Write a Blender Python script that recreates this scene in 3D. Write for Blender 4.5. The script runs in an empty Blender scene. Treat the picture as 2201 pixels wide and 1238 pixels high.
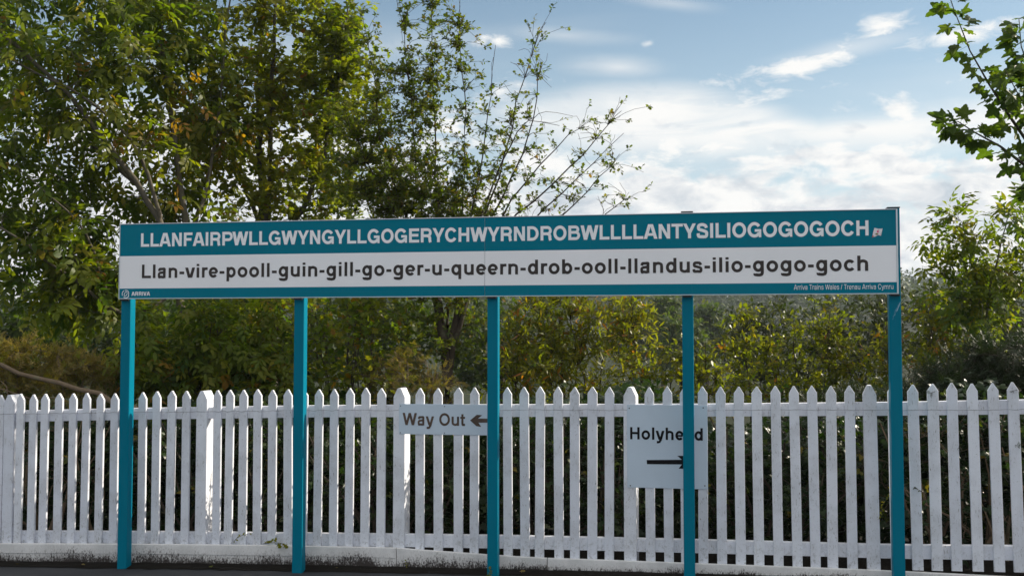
import bpy, bmesh, math, random
import numpy as np
from mathutils import Vector, Matrix

S = bpy.context.scene
COL = S.collection
R = math.radians

# ------------------------------------------------------------------ camera
F_PX, CX, CY, CAM_H = 2314.0, 1100.5, 619.0, 1.70
PITCH = math.atan(105.0 / F_PX)
cam_data = bpy.data.cameras.new('camera')
cam_data.sensor_width = 36.0
cam_data.lens = 36.0 * F_PX / 2201.0
cam_data.clip_end = 5000
cam_data.clip_start = 0.05
cam = bpy.data.objects.new('camera', cam_data)
cam.location = (0, 0, CAM_H)
cam.rotation_euler = (math.pi / 2 + PITCH, 0, 0)
COL.objects.link(cam)
S.camera = cam
S.render.engine = 'CYCLES'
S.cycles.use_denoising = True
S.cycles.max_bounces = 8
S.cycles.diffuse_bounces = 6
S.cycles.transparent_max_bounces = 8
S.cycles.sample_clamp_indirect = 8

# ------------------------------------------------------------------ light
SUN_AZ, SUN_EL = R(66), R(29)          # azimuth clockwise from the viewing direction
SKY_STRENGTH = 0.12
HAZE = 0.00042
sun_data = bpy.data.lights.new('sun', 'SUN')
sun_data.energy = 4.6
sun_data.angle = R(0.55)
sun_data.color = (1.0, 0.90, 0.74)
sun = bpy.data.objects.new('sun', sun_data)
to_sun = Vector((math.sin(SUN_AZ) * math.cos(SUN_EL), math.cos(SUN_AZ) * math.cos(SUN_EL), math.sin(SUN_EL)))
sun.rotation_euler = to_sun.to_track_quat('Z', 'Y').to_euler()
sun.location = (20, 20, 30)
COL.objects.link(sun)

S.view_settings.view_transform = 'Standard'
S.view_settings.look = 'None'
S.view_settings.gamma = 1.0
S.view_settings.use_curve_mapping = False
S.view_settings.exposure = 0.58


class NT:
    """small helper for node trees"""
    def __init__(self, tree):
        self.t = tree
        self.t.nodes.clear()

    def n(self, kind, **kw):
        nd = self.t.nodes.new(kind)
        ins = kw.pop('ins', {})
        for k, v in kw.items():
            setattr(nd, k, v)
        for k, v in ins.items():
            if isinstance(v, bpy.types.NodeSocket):
                self.t.links.new(v, nd.inputs[k])
            else:
                nd.inputs[k].default_value = v
        return nd

    def m(self, op, a, b=None, c=None, clamp=False):
        nd = self.t.nodes.new('ShaderNodeMath')
        nd.operation = op
        nd.use_clamp = clamp
        for i, v in enumerate((a, b, c)):
            if v is None:
                continue
            if isinstance(v, bpy.types.NodeSocket):
                self.t.links.new(v, nd.inputs[i])
            else:
                nd.inputs[i].default_value = v
        return nd.outputs[0]

    def mix(self, fac, a, b, blend='MIX'):
        nd = self.t.nodes.new('ShaderNodeMix')
        nd.data_type = 'RGBA'
        nd.blend_type = blend
        for idx, v in ((0, fac), (6, a), (7, b)):
            if isinstance(v, bpy.types.NodeSocket):
                self.t.links.new(v, nd.inputs[idx])
            else:
                if idx and len(v) == 3:
                    v = (*v, 1)
                nd.inputs[idx].default_value = v
        return nd.outputs[2]

    def ss(self, v, lo, hi):
        nd = self.t.nodes.new('ShaderNodeMapRange')
        nd.interpolation_type = 'SMOOTHSTEP'
        self.t.links.new(v, nd.inputs[0])
        nd.inputs[1].default_value = lo
        nd.inputs[2].default_value = hi
        return nd.outputs[0]

    def noise(self, vec, scale, detail=3, rough=0.55, dist=0.0):
        nd = self.n('ShaderNodeTexNoise', ins={'Scale': scale, 'Detail': detail, 'Roughness': rough, 'Distortion': dist})
        if vec is not None:
            self.t.links.new(vec, nd.inputs['Vector'])
        return nd.outputs[0]

    def mapping(self, vec, scale=(1, 1, 1), loc=(0, 0, 0), rot=(0, 0, 0)):
        nd = self.n('ShaderNodeMapping', ins={'Scale': scale, 'Location': loc, 'Rotation': rot})
        self.t.links.new(vec, nd.inputs[0])
        return nd.outputs[0]

    def ramp(self, fac, stops, interp='LINEAR'):
        nd = self.t.nodes.new('ShaderNodeValToRGB')
        nd.color_ramp.interpolation = interp
        el = nd.color_ramp.elements
        while len(el) < len(stops):
            el.new(0.5)
        for e, (p, c) in zip(el, stops):
            e.position = p
            e.color = (*c, 1)
        self.t.links.new(fac, nd.inputs[0])
        return nd.outputs[0]


# ------------------------------------------------------------------ sky with broken cloud
world = bpy.data.worlds.new('World')
S.world = world
world.use_nodes = True
world.cycles.sampling_method = 'MANUAL'
world.cycles.sample_map_resolution = 512
W = NT(world.node_tree)
tc = W.n('ShaderNodeTexCoord')
sep = W.n('ShaderNodeSeparateXYZ')
W.t.links.new(tc.outputs['Generated'], sep.inputs[0])
dx, dy, dz = sep.outputs
az = W.m('ARCTAN2', dx, dy)
el = W.m('ARCSINE', dz)
sky = W.n('ShaderNodeTexSky', sky_type='NISHITA', sun_disc=False, sun_elevation=SUN_EL, sun_rotation=SUN_AZ,
          altitude=30, air_density=1.0, dust_density=0.6, ozone_density=1.0)
zc = W.m('ADD', W.m('MAXIMUM', dz, 0.0), 0.10)
comb = W.n('ShaderNodeCombineXYZ', ins={0: W.m('DIVIDE', dx, zc), 1: W.m('DIVIDE', dy, zc), 2: 0.0})
plane = comb.outputs[0]
ae = W.n('ShaderNodeCombineXYZ', ins={0: az, 1: el, 2: 0.0}).outputs[0]
warp = W.noise(W.mapping(ae, scale=(5, 16, 1)), 1.0, 4, 0.55)
fine = W.noise(W.mapping(ae, scale=(38, 95, 1), loc=(3.1, 1.7, 0), rot=(0, 0, 0.12)), 1.0, 6, 0.62, 0.5)
# low cumulus bank towards the horizon, all the way round
lumps = W.noise(W.mapping(ae, scale=(15, 34, 1), loc=(0.4, 0.2, 0)), 1.0, 7, 0.62, 0.3)
low = W.ss(W.m('ADD', W.m('MULTIPLY', el, -4.4), W.m('MULTIPLY', lumps, 1.9)), 0.02, 0.42)
# thin high veils
veil = W.noise(W.mapping(plane, scale=(0.34, 0.95, 1), loc=(1.3, 0.35, 0), rot=(0, 0, 0.25)), 1.0, 4, 0.55, 0.5)
veil_m = W.m('MULTIPLY', W.ss(veil, 0.44, 0.80), 0.45)
# broad clouds over the unseen upper dome, thickened to add fill light
broad = W.noise(W.mapping(plane, scale=(0.55, 0.75, 1), loc=(5.2, 2.15, 0)), 1.0, 5, 0.55, 0.2)
high_up = W.ss(el, 0.33, 0.48)
broad_m = W.m('MULTIPLY', W.ss(broad, 0.30, 0.46), high_up)


def puff(az0, el0, ra, re, tilt, soft=0.6, amp=1.1, src=None):
    a = W.m('SUBTRACT', az, az0)
    e = W.m('SUBTRACT', el, el0)
    ca, sa = math.cos(tilt), math.sin(tilt)
    u = W.m('ADD', W.m('MULTIPLY', a, ca / ra), W.m('MULTIPLY', e, sa / ra))
    v = W.m('ADD', W.m('MULTIPLY', a, -sa / re), W.m('MULTIPLY', e, ca / re))
    d = W.m('SQRT', W.m('ADD', W.m('MULTIPLY', u, u), W.m('MULTIPLY', v, v)))
    val = W.m('ADD', W.m('SUBTRACT', 1.0, d), W.m('MULTIPLY', W.m('SUBTRACT', src if src else fine, 0.5), amp))
    return W.ss(val, 0.0, soft)


streaks = W.noise(W.mapping(ae, scale=(7, 42, 1), loc=(2.2, 5.1, 0), rot=(0, 0, -0.10)), 1.0, 5, 0.58, 0.6)


def lens(az0, el0, ra, top, bottom, tilt, wob):
    """long smooth bank: crisp upper edge that thins towards both ends, soft underside"""
    a = W.m('SUBTRACT', az, az0)
    t = W.m('DIVIDE', a, ra)
    body = W.m('SUBTRACT', 1.0, W.m('MULTIPLY', t, t))
    e = W.m('SUBTRACT', W.m('SUBTRACT', el, el0), W.m('MULTIPLY', a, tilt))
    e = W.m('ADD', e, W.m('MULTIPLY', W.m('SUBTRACT', warp, 0.5), wob))
    up_ = W.ss(W.m('SUBTRACT', W.m('MULTIPLY', body, top), e), -0.006, 0.020)
    dn = W.ss(W.m('ADD', W.m('MULTIPLY', body, bottom), e), -0.02, 0.03)
    thin = W.m('ADD', 0.62, W.m('MULTIPLY', W.ss(streaks, 0.34, 0.58), 0.38))
    return W.m('MULTIPLY', W.m('MULTIPLY', up_, dn), thin)


puffs = [puff(0.268, 0.241, 0.066, 0.013, 0.17, 0.9, 2.2), puff(0.336, 0.269, 0.030, 0.012, 0.15, 0.9, 1.9),
         puff(-0.014, 0.271, 0.030, 0.008, 0.02, 1.2, 2.4), puff(0.127, 0.266, 0.010, 0.0045, 0.2, 1.3, 2.4),
         puff(0.36, 0.312, 0.13, 0.022, -0.05, 1.1, 2.2), puff(0.40, 0.255, 0.060, 0.010, 0.1, 1.0, 2.0),
         W.m('MULTIPLY', puff(0.05, 0.275, 0.09, 0.012, -0.06, 1.3, 1.4, warp), 0.45), W.m('MULTIPLY', puff(0.15, 0.300, 0.07, 0.010, -0.15, 1.3, 1.4, warp), 0.4),
         W.m('MULTIPLY', puff(0.30, 0.252, 0.09, 0.012, 0.12, 1.4, 1.6, warp), 0.5),
         lens(0.150, 0.190, 0.19, 0.040, 0.030, -0.10, 0.022), lens(0.33, 0.180, 0.25, 0.022, 0.022, 0.03, 0.03),
         puff(0.10, 0.246, 0.07, 0.016, -0.08, 1.6, 1.2, warp),
         puff(-0.30, 0.17, 0.20, 0.05, 0.0, 0.9, 1.2, warp)]
cover = W.m('MAXIMUM', low, W.m('MAXIMUM', veil_m, broad_m))
for p in puffs:
    cover = W.m('MAXIMUM', cover, p)
shade = W.noise(W.mapping(ae, scale=(20, 46, 1), loc=(7.7, 0.9, 0)), 1.0, 6, 0.60, 0.35)
# smooth high bank stays evenly lit, the lower cumulus has grey undersides
shade = W.m('ADD', shade, W.m('MULTIPLY', W.ss(el, 0.13, 0.19), 0.16))
CL = 5.5
cloud_col = W.ramp(shade, [(0.30, (0.55 * CL, 0.62 * CL, 0.69 * CL)), (0.45, (0.78 * CL, 0.81 * CL, 0.84 * CL)), (0.58, (1.0 * CL, 0.995 * CL, 0.975 * CL))])
blue = W.mix(1.0, sky.outputs[0], (0.515, 0.59, 0.585), 'MULTIPLY')
hazed = W.mix(W.m('MULTIPLY', W.ss(el, 0.40, 0.02), 0.60), blue, (4.1, 4.7, 5.1))
final = W.mix(cover, hazed, cloud_col)
bg = W.n('ShaderNodeBackground', ins={'Color': final, 'Strength': SKY_STRENGTH})
out = W.n('ShaderNodeOutputWorld')
W.t.links.new(bg.outputs[0], out.inputs[0])


# ------------------------------------------------------------------ helpers
def ray(px, py):
    v = Vector((0, math.cos(PITCH), math.sin(PITCH)))
    v += Vector((1, 0, 0)) * ((px - CX) / F_PX)
    v -= Vector((0, -math.sin(PITCH), math.cos(PITCH))) * ((py - CY) / F_PX)
    return v


CAMP = Vector((0, 0, CAM_H))


def at(px, py, y):
    """the point seen in that direction, y metres in front of the camera"""
    d = ray(px, py)
    return CAMP + d * (y / d.y)


def empty(name, loc, parent=None):
    o = bpy.data.objects.new(name, None)
    o.empty_display_size = 0.2
    o.location = loc
    COL.objects.link(o)
    if parent:
        o.parent = parent
    return o


def tag(o, label=None, cat=None, group=None, kind=None):
    if label:
        o['label'] = label
    if cat:
        o['category'] = cat
    if group:
        o['group'] = group
    if kind:
        o['kind'] = kind
    return o


def link_mesh(name, me, mats, parent=None, loc=None, mw=None):
    o = bpy.data.objects.new(name, me)
    COL.objects.link(o)
    if mats is not None and len(me.materials) == 0:
        for m_ in (mats if isinstance(mats, (list, tuple)) else [mats]):
            me.materials.append(m_)
    if parent:
        o.parent = parent
    if loc is not None:
        o.location = loc
    return o


def from_bm(name, bm, mats, parent=None, loc=None, smooth=False):
    me = bpy.data.meshes.new(name)
    bm.to_mesh(me)
    bm.free()
    if smooth:
        me.polygons.foreach_set('use_smooth', [True] * len(me.polygons))
    return link_mesh(name, me, mats, parent, loc)


def box_bm(x0, x1, y0, y1, z0, z1, bevel=0.0, seg=1, bm=None):
    b = bm or bmesh.new()
    vs = [b.verts.new((x, y, z)) for z in (z0, z1) for y in (y0, y1) for x in (x0, x1)]
    fs = [b.faces.new([vs[i] for i in q]) for q in ((0, 2, 3, 1), (4, 5, 7, 6), (0, 1, 5, 4), (2, 6, 7, 3), (0, 4, 6, 2), (1, 3, 7, 5))]
    if bevel:
        es = list({e for f in fs for e in f.edges})
        bmesh.ops.bevel(b, geom=es, offset=bevel, segments=seg, affect='EDGES', profile=0.6)
    return b


def material(name):
    m_ = bpy.data.materials.new(name)
    m_.use_nodes = True
    return m_, NT(m_.node_tree)


def principled(T, base, rough=0.5, spec=0.5, metal=0.0, bump=None, bump_s=0.2, bump_d=0.01, normal=None):
    p = T.n('ShaderNodeBsdfPrincipled')
    for k, v in (('Base Color', base), ('Roughness', rough), ('Specular IOR Level', spec), ('Metallic', metal)):
        if isinstance(v, bpy.types.NodeSocket):
            T.t.links.new(v, p.inputs[k])
        else:
            p.inputs[k].default_value = (*v, 1) if isinstance(v, tuple) else v
    if bump is not None:
        b = T.n('ShaderNodeBump', ins={'Height': bump, 'Strength': bump_s, 'Distance': bump_d})
        T.t.links.new(b.outputs[0], p.inputs['Normal'])
    return p


def finish(T, shader):
    o = T.n('ShaderNodeOutputMaterial')
    T.t.links.new(shader.outputs[0], o.inputs[0])


# ------------------------------------------------------------------ materials
def mat_plain(name, col, rough=0.5, spec=0.5, metal=0.0, var=0.06, scale=6.0):
    m_, T = material(name)
    g = T.n('ShaderNodeNewGeometry')
    n = T.noise(g.outputs['Position'], scale, 4)
    c = T.mix(n, tuple(x * (1 - var * 2) for x in col), tuple(min(1, x * (1 + var * 2)) for x in col))
    finish(T, principled(T, c, rough, spec, metal))
    return m_


def mat_paint_white():
    """old white gloss paint on sawn timber: brush streaks, specks, grey grime"""
    m_, T = material('white_fence_paint')
    g = T.n('ShaderNodeNewGeometry')
    oi = T.n('ShaderNodeObjectInfo')
    P = g.outputs['Position']
    shift = T.n('ShaderNodeVectorMath', operation='SCALE', ins={0: (3.1, 1.7, 0.9)})
    T.t.links.new(oi.outputs['Random'], shift.inputs['Scale'])
    V = T.n('ShaderNodeVectorMath', operation='ADD', ins={0: P, 1: shift.outputs[0]}).outputs[0]
    broad = T.noise(V, 5.0, 4, 0.6)
    streak = T.noise(T.mapping(V, scale=(60, 60, 5)), 1.0, 4, 0.6)
    spots = T.noise(V, 75.0, 4, 0.65)
    cracks = T.noise(T.mapping(V, scale=(150, 150, 28)), 1.0, 3, 0.7, 0.4)
    tint = T.mix(oi.outputs['Random'], (0.72, 0.745, 0.825), (0.80, 0.82, 0.885))
    c = T.mix(T.m('MULTIPLY', T.ss(broad, 0.38, 0.70), 0.60), tint, (0.56, 0.57, 0.61))
    c = T.mix(T.m('MULTIPLY', T.ss(streak, 0.55, 0.80), 0.30), c, (0.58, 0.58, 0.59))
    c = T.mix(T.m('MULTIPLY', T.ss(spots, 0.60, 0.72), 0.65), c, (0.36, 0.355, 0.35))
    c = T.mix(T.m('MULTIPLY', T.m('MULTIPLY', T.ss(cracks, 0.58, 0.68), T.ss(broad, 0.42, 0.60)), 0.8), c, (0.22, 0.21, 0.20))
    # grime splashed up from the ground: heavier on the lowest part, broken up by noise
    h = T.n('ShaderNodeSeparateXYZ', ins={0: P}).outputs[2]
    low = T.ss(h, 0.42, 0.12)
    grime = T.m('MULTIPLY', low, T.ss(T.noise(V, 38.0, 5, 0.7), 0.50, 0.68))
    c = T.mix(T.m('MULTIPLY', grime, 0.6), c, (0.25, 0.25, 0.24))
    hh = T.m('ADD', T.m('MULTIPLY', streak, 0.6), T.m('MULTIPLY', spots, 0.5))
    finish(T, principled(T, c, 0.55, 0.4, bump=hh, bump_s=0.25, bump_d=0.004))
    return m_


def mat_gravel_board():
    m_, T = material('dirty_white_board')
    g = T.n('ShaderNodeNewGeometry')
    P = g.outputs['Position']
    tcn = T.n('ShaderNodeTexCoord')
    up = T.n('ShaderNodeUVMap')
    v = T.n('ShaderNodeSeparateXYZ', ins={0: up.outputs[0]}).outputs[1]      # 0 at the foot, 1 at the top edge
    base = T.mix(T.ss(T.noise(P, 7, 4), 0.4, 0.7), (0.80, 0.785, 0.78), (0.66, 0.65, 0.645))
    sp = T.noise(P, 60.0, 5, 0.75)
    st = T.noise(T.mapping(P, scale=(45, 45, 9)), 1.0, 5, 0.7)
    patch = T.noise(P, 3.5, 3, 0.6)
    fleck = T.noise(T.mapping(P, scale=(120, 120, 60)), 1.0, 4, 0.7)
    edge = T.m('ADD', v, T.m('ADD', T.m('MULTIPLY', T.m('SUBTRACT', fleck, 0.5), 1.9), T.m('ADD', T.m('MULTIPLY', T.m('SUBTRACT', st, 0.5), 0.7), T.m('MULTIPLY', T.m('SUBTRACT', patch, 0.5), 1.3))))
    dirt = T.ss(edge, 0.62, 0.16)
    c = T.mix(T.m('MULTIPLY', T.ss(edge, 1.05, 0.4), 0.35), base, (0.40, 0.37, 0.35))
    c = T.mix(dirt, c, T.mix(sp, (0.014, 0.012, 0.011), (0.075, 0.060, 0.055)))
    c = T.mix(T.m('MULTIPLY', T.ss(sp, 0.64, 0.75), 0.6), c, (0.25, 0.23, 0.22))
    finish(T, principled(T, c, 0.75, 0.3, bump=T.m('ADD', sp, T.m('MULTIPLY', dirt, -0.4)), bump_s=0.4, bump_d=0.006))
    return m_


def mat_teal(name, col, rough):
    m_, T = material(name)
    g = T.n('ShaderNodeNewGeometry')
    P = g.outputs['Position']
    n = T.noise(P, 2.2, 4, 0.6)
    f = T.noise(T.mapping(P, scale=(40, 40, 9)), 1.0, 4, 0.65)
    c = T.mix(n, tuple(x * 0.90 for x in col), tuple(x * 1.10 for x in col))
    c = T.mix(T.m('MULTIPLY', T.ss(f, 0.62, 0.80), 0.14), c, (0.10, 0.24, 0.30))
    rg = T.m('ADD', T.m('MULTIPLY', n, 0.16), rough - 0.08)
    finish(T, principled(T, c, rg, 0.05, bump=T.noise(P, 1.3, 2), bump_s=0.10, bump_d=0.05))
    return m_


M_WHITE = mat_paint_white()
M_BOARD = mat_gravel_board()
TEAL = (0.0003, 0.182, 0.268)
M_TEAL = mat_teal('teal_sign_face', TEAL, 0.24)
M_POST = mat_teal('teal_post_paint', (0.0003, 0.168, 0.258), 0.42)
M_PANEL_W = mat_plain('white_sign_face', (0.92, 0.915, 0.945), 0.28, 0.5, var=0.025, scale=2.5)
M_LET_W = mat_plain('white_letter_vinyl', (0.92, 0.92, 0.95), 0.35, 0.5, var=0.03)
M_LET_B = mat_plain('brown_reflection_letter_vinyl', (0.040, 0.030, 0.027), 0.35, 0.3, var=0.3, scale=1.6)  # brown-to-black tone paints warm reflections into the dark letter colour
M_LET_K = mat_plain('black_letter_vinyl', (0.008, 0.007, 0.009), 0.45, 0.12, var=0.2)
M_LET_F = mat_plain('faded_brown_letter_vinyl', (0.105, 0.072, 0.056), 0.4, 0.2, var=0.4, scale=14.0)
M_ALU = mat_plain('pale_aluminium_trim', (0.66, 0.70, 0.73), 0.42, 0.5, metal=0.55)
M_PLATE = mat_plain('pale_blue_white_plate', (0.57, 0.665, 0.77), 0.36, 0.5, var=0.04, scale=5)
M_DARK = mat_plain('dark_cap', (0.02, 0.022, 0.024), 0.6)
M_SCREW = mat_plain('rusty_screw', (0.03, 0.018, 0.013), 0.6, var=0.3, scale=80)
M_WIRE = mat_plain('grey_wire', (0.20, 0.20, 0.21), 0.5, metal=0.6)

# ------------------------------------------------------------------ the sign's line and the fence's line
A = at(257, 562, 7.96)
B = at(1928, 540, 7.008)
A.z = B.z = 0
SU = (B - A).normalized()                       # along the sign, to the right
SN = Vector((-SU.y, SU.x, 0))                   # away from the camera
SIGN_L = (B - A).length
ROT_Z = math.atan2(SU.y, SU.x)
Z_BOT, Z_TOP = 1.979, 2.536


def on_plane(px, py, off=0.0):
    """(s, z) of a viewing direction on the upright plane `off` metres behind the sign's face"""
    d = ray(px, py)
    p0 = A + SN * off
    t = (p0 - CAMP).dot(SN) / d.dot(SN)
    p = CAMP + d * t
    return (p - A).dot(SU), p.z


def fence_off(s):
    u = (s + 1.1) / (SIGN_L + 2.3)
    return 0.145 + 0.11 * max(0.0, 1 - (2 * u - 1) ** 2)


def fence_sz(px, py, extra=0.0):
    off = 0.2
    for _ in range(5):
        s, z = on_plane(px, py, off + extra)
        off = fence_off(s)
    return s, z


def fence_pt(s, z=0.0, extra=0.0):
    p = A + SU * s + SN * (fence_off(s) + extra)
    return Vector((p.x, p.y, z))


def fence_dir(s):
    a = fence_pt(s - 0.05)
    b = fence_pt(s + 0.05)
    return math.atan2(b.y - a.y, b.x - a.x)


def ground_z(x):
    return 0.016 * (min(max(x, -4.5), 5.0) + 2.9)


# ------------------------------------------------------------------ the ground
def mat_asphalt():
    m_, T = material('platform_asphalt')
    g = T.n('ShaderNodeNewGeometry')
    P = g.outputs['Position']
    n1 = T.noise(P, 1.6, 4, 0.6)
    n2 = T.noise(P, 160, 3, 0.7)
    n3 = T.noise(T.mapping(P, scale=(2, 22, 1)), 1.0, 4, 0.6)
    c = T.mix(n1, (0.024, 0.0255, 0.030), (0.044, 0.046, 0.053))
    c = T.mix(T.m('MULTIPLY', T.ss(n2, 0.55, 0.75), 0.5), c, (0.085, 0.085, 0.09))
    c = T.mix(T.m('MULTIPLY', T.ss(n3, 0.58, 0.75), 0.4), c, (0.024, 0.024, 0.026))
    finish(T, principled(T, c, 0.85, 0.3, bump=n2, bump_s=0.5, bump_d=0.006))
    return m_


def mat_soil(name='dark_soil', a=(0.007, 0.006, 0.005), b=(0.020, 0.017, 0.014)):
    m_, T = material(name)
    g = T.n('ShaderNodeNewGeometry')
    P = g.outputs['Position']
    n = T.noise(P, 14, 5, 0.7)
    finish(T, principled(T, T.mix(n, a, b), 0.95, 0.1, bump=T.noise(P, 60, 4, 0.7), bump_s=0.8, bump_d=0.02))
    return m_


M_ASPH = mat_asphalt()
M_SOIL = mat_soil()
M_TERR = mat_soil('rough_grassland', (0.010, 0.016, 0.005), (0.026, 0.032, 0.010))


def strip_mesh(name, rows, mats, smooth=False):
    """rows: list of equally long lists of points"""
    vs = [p for r in rows for p in r]
    k = len(rows[0])
    fs = [(i * k + j, i * k + j + 1, (i + 1) * k + j + 1, (i + 1) * k + j) for i in range(len(rows) - 1) for j in range(k - 1)]
    me = bpy.data.meshes.new(name)
    me.from_pydata([tuple(v) for v in vs], [], fs)
    if smooth:
        me.polygons.foreach_set('use_smooth', [True] * len(fs))
    return link_mesh(name, me, mats)


# the wider terrain: level by the fence, falling to a shallow valley and rising to a wooded hill
def terrain_z(x, y):
    if y < 11:
        z = -0.12
    elif y < 60:
        t = (y - 11) / 49
        z = -0.12 - 3.2 * (t * t * (3 - 2 * t))
    else:
        t = min(1, (y - 60) / 330)
        z = -3.3 + 17.5 * (t * t * (3 - 2 * t)) + 1.5 * math.sin(x * 0.016 + 1.0) * t
    if y > 420:
        z -= (y - 420) * 0.012
    return z


ys = [-300, -100, -40, -15, -5, 0, 4, 7, 9, 11, 14, 18, 24, 32, 42, 55, 70, 90, 120, 150, 190, 230, 270, 310, 350, 390, 430, 520, 650]
xs = [-650, -400, -280, -200, -140, -90, -60, -40, -25, -12, 0, 12, 25, 40, 60, 90, 140, 200, 280, 400, 650]
tag(strip_mesh('terrain', [[(x, y, terrain_z(x, y)) for x in xs] for y in ys], M_TERR, True), kind='structure')

# platform: from well behind the camera to the foot of the fence
ss_ = np.linspace(-9, SIGN_L + 9, 40)
far_edge = [fence_pt(s, 0, -0.06) for s in ss_]
rows = []
for back in (0.0, 0.5, 2.0, 5.0, 10.0, 13.0):
    r_ = []
    for p in far_edge:
        q = p - SN * back
        r_.append((q.x, q.y, ground_z(q.x)))
    rows.append(r_)
tag(strip_mesh('platform', rows, M_ASPH), kind='structure')
# strip of dark soil and moss caught between asphalt and boards, and the bank behind the fence
rows = []
rng = random.Random(4)
for off, zz in ((-0.165, 0.004), (-0.125, 0.012), (-0.075, 0.016), (-0.02, 0.018)):
    r_ = []
    for s in np.linspace(-9, SIGN_L + 9, 260):
        p = fence_pt(s, 0, off + (rng.uniform(-0.02, 0.02) if off < -0.1 else 0))
        r_.append((p.x, p.y, ground_z(p.x) + zz + rng.uniform(0, 0.006 if off > -0.12 else 0.0)))
    rows.append(r_)
tag(strip_mesh('soil_strip', rows, M_SOIL), kind='structure')
rows = []
for off, zz in ((0.05, 0.02), (0.4, 0.06), (1.0, 0.05), (2.0, -0.02), (3.2, -0.2)):
    rows.append([(*(fence_pt(s, 0, off)).xy, ground_z(fence_pt(s).x) * (1 if off < 2 else 0.3) + zz + rng.uniform(-0.03, 0.03)) for s in np.linspace(-9, SIGN_L + 9, 60)])
tag(strip_mesh('bank', rows, M_SOIL, True), kind='structure')

# ------------------------------------------------------------------ lettering: drawn stroke by stroke
def arc(cx, cy, rx, ry, a0, a1, n=None):
    n = n or max(4, int(abs(a1 - a0) / 9))
    return [(cx + rx * math.cos(R(a0 + (a1 - a0) * i / n)), cy + ry * math.sin(R(a0 + (a1 - a0) * i / n))) for i in range(n + 1)]


def spline(pts, n=6):
    p = [pts[0]] + list(pts) + [pts[-1]]
    o = []
    for i in range(1, len(p) - 2):
        for k in range(n):
            t = k / n
            o.append(tuple(0.5 * (2 * p[i][c] + (p[i + 1][c] - p[i - 1][c]) * t + (2 * p[i - 1][c] - 5 * p[i][c] + 4 * p[i + 1][c] - p[i + 2][c]) * t * t
                                  + (3 * p[i][c] - p[i - 1][c] - 3 * p[i + 1][c] + p[i + 2][c]) * t ** 3) for c in (0, 1)))
    o.append(p[-2])
    return o


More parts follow.
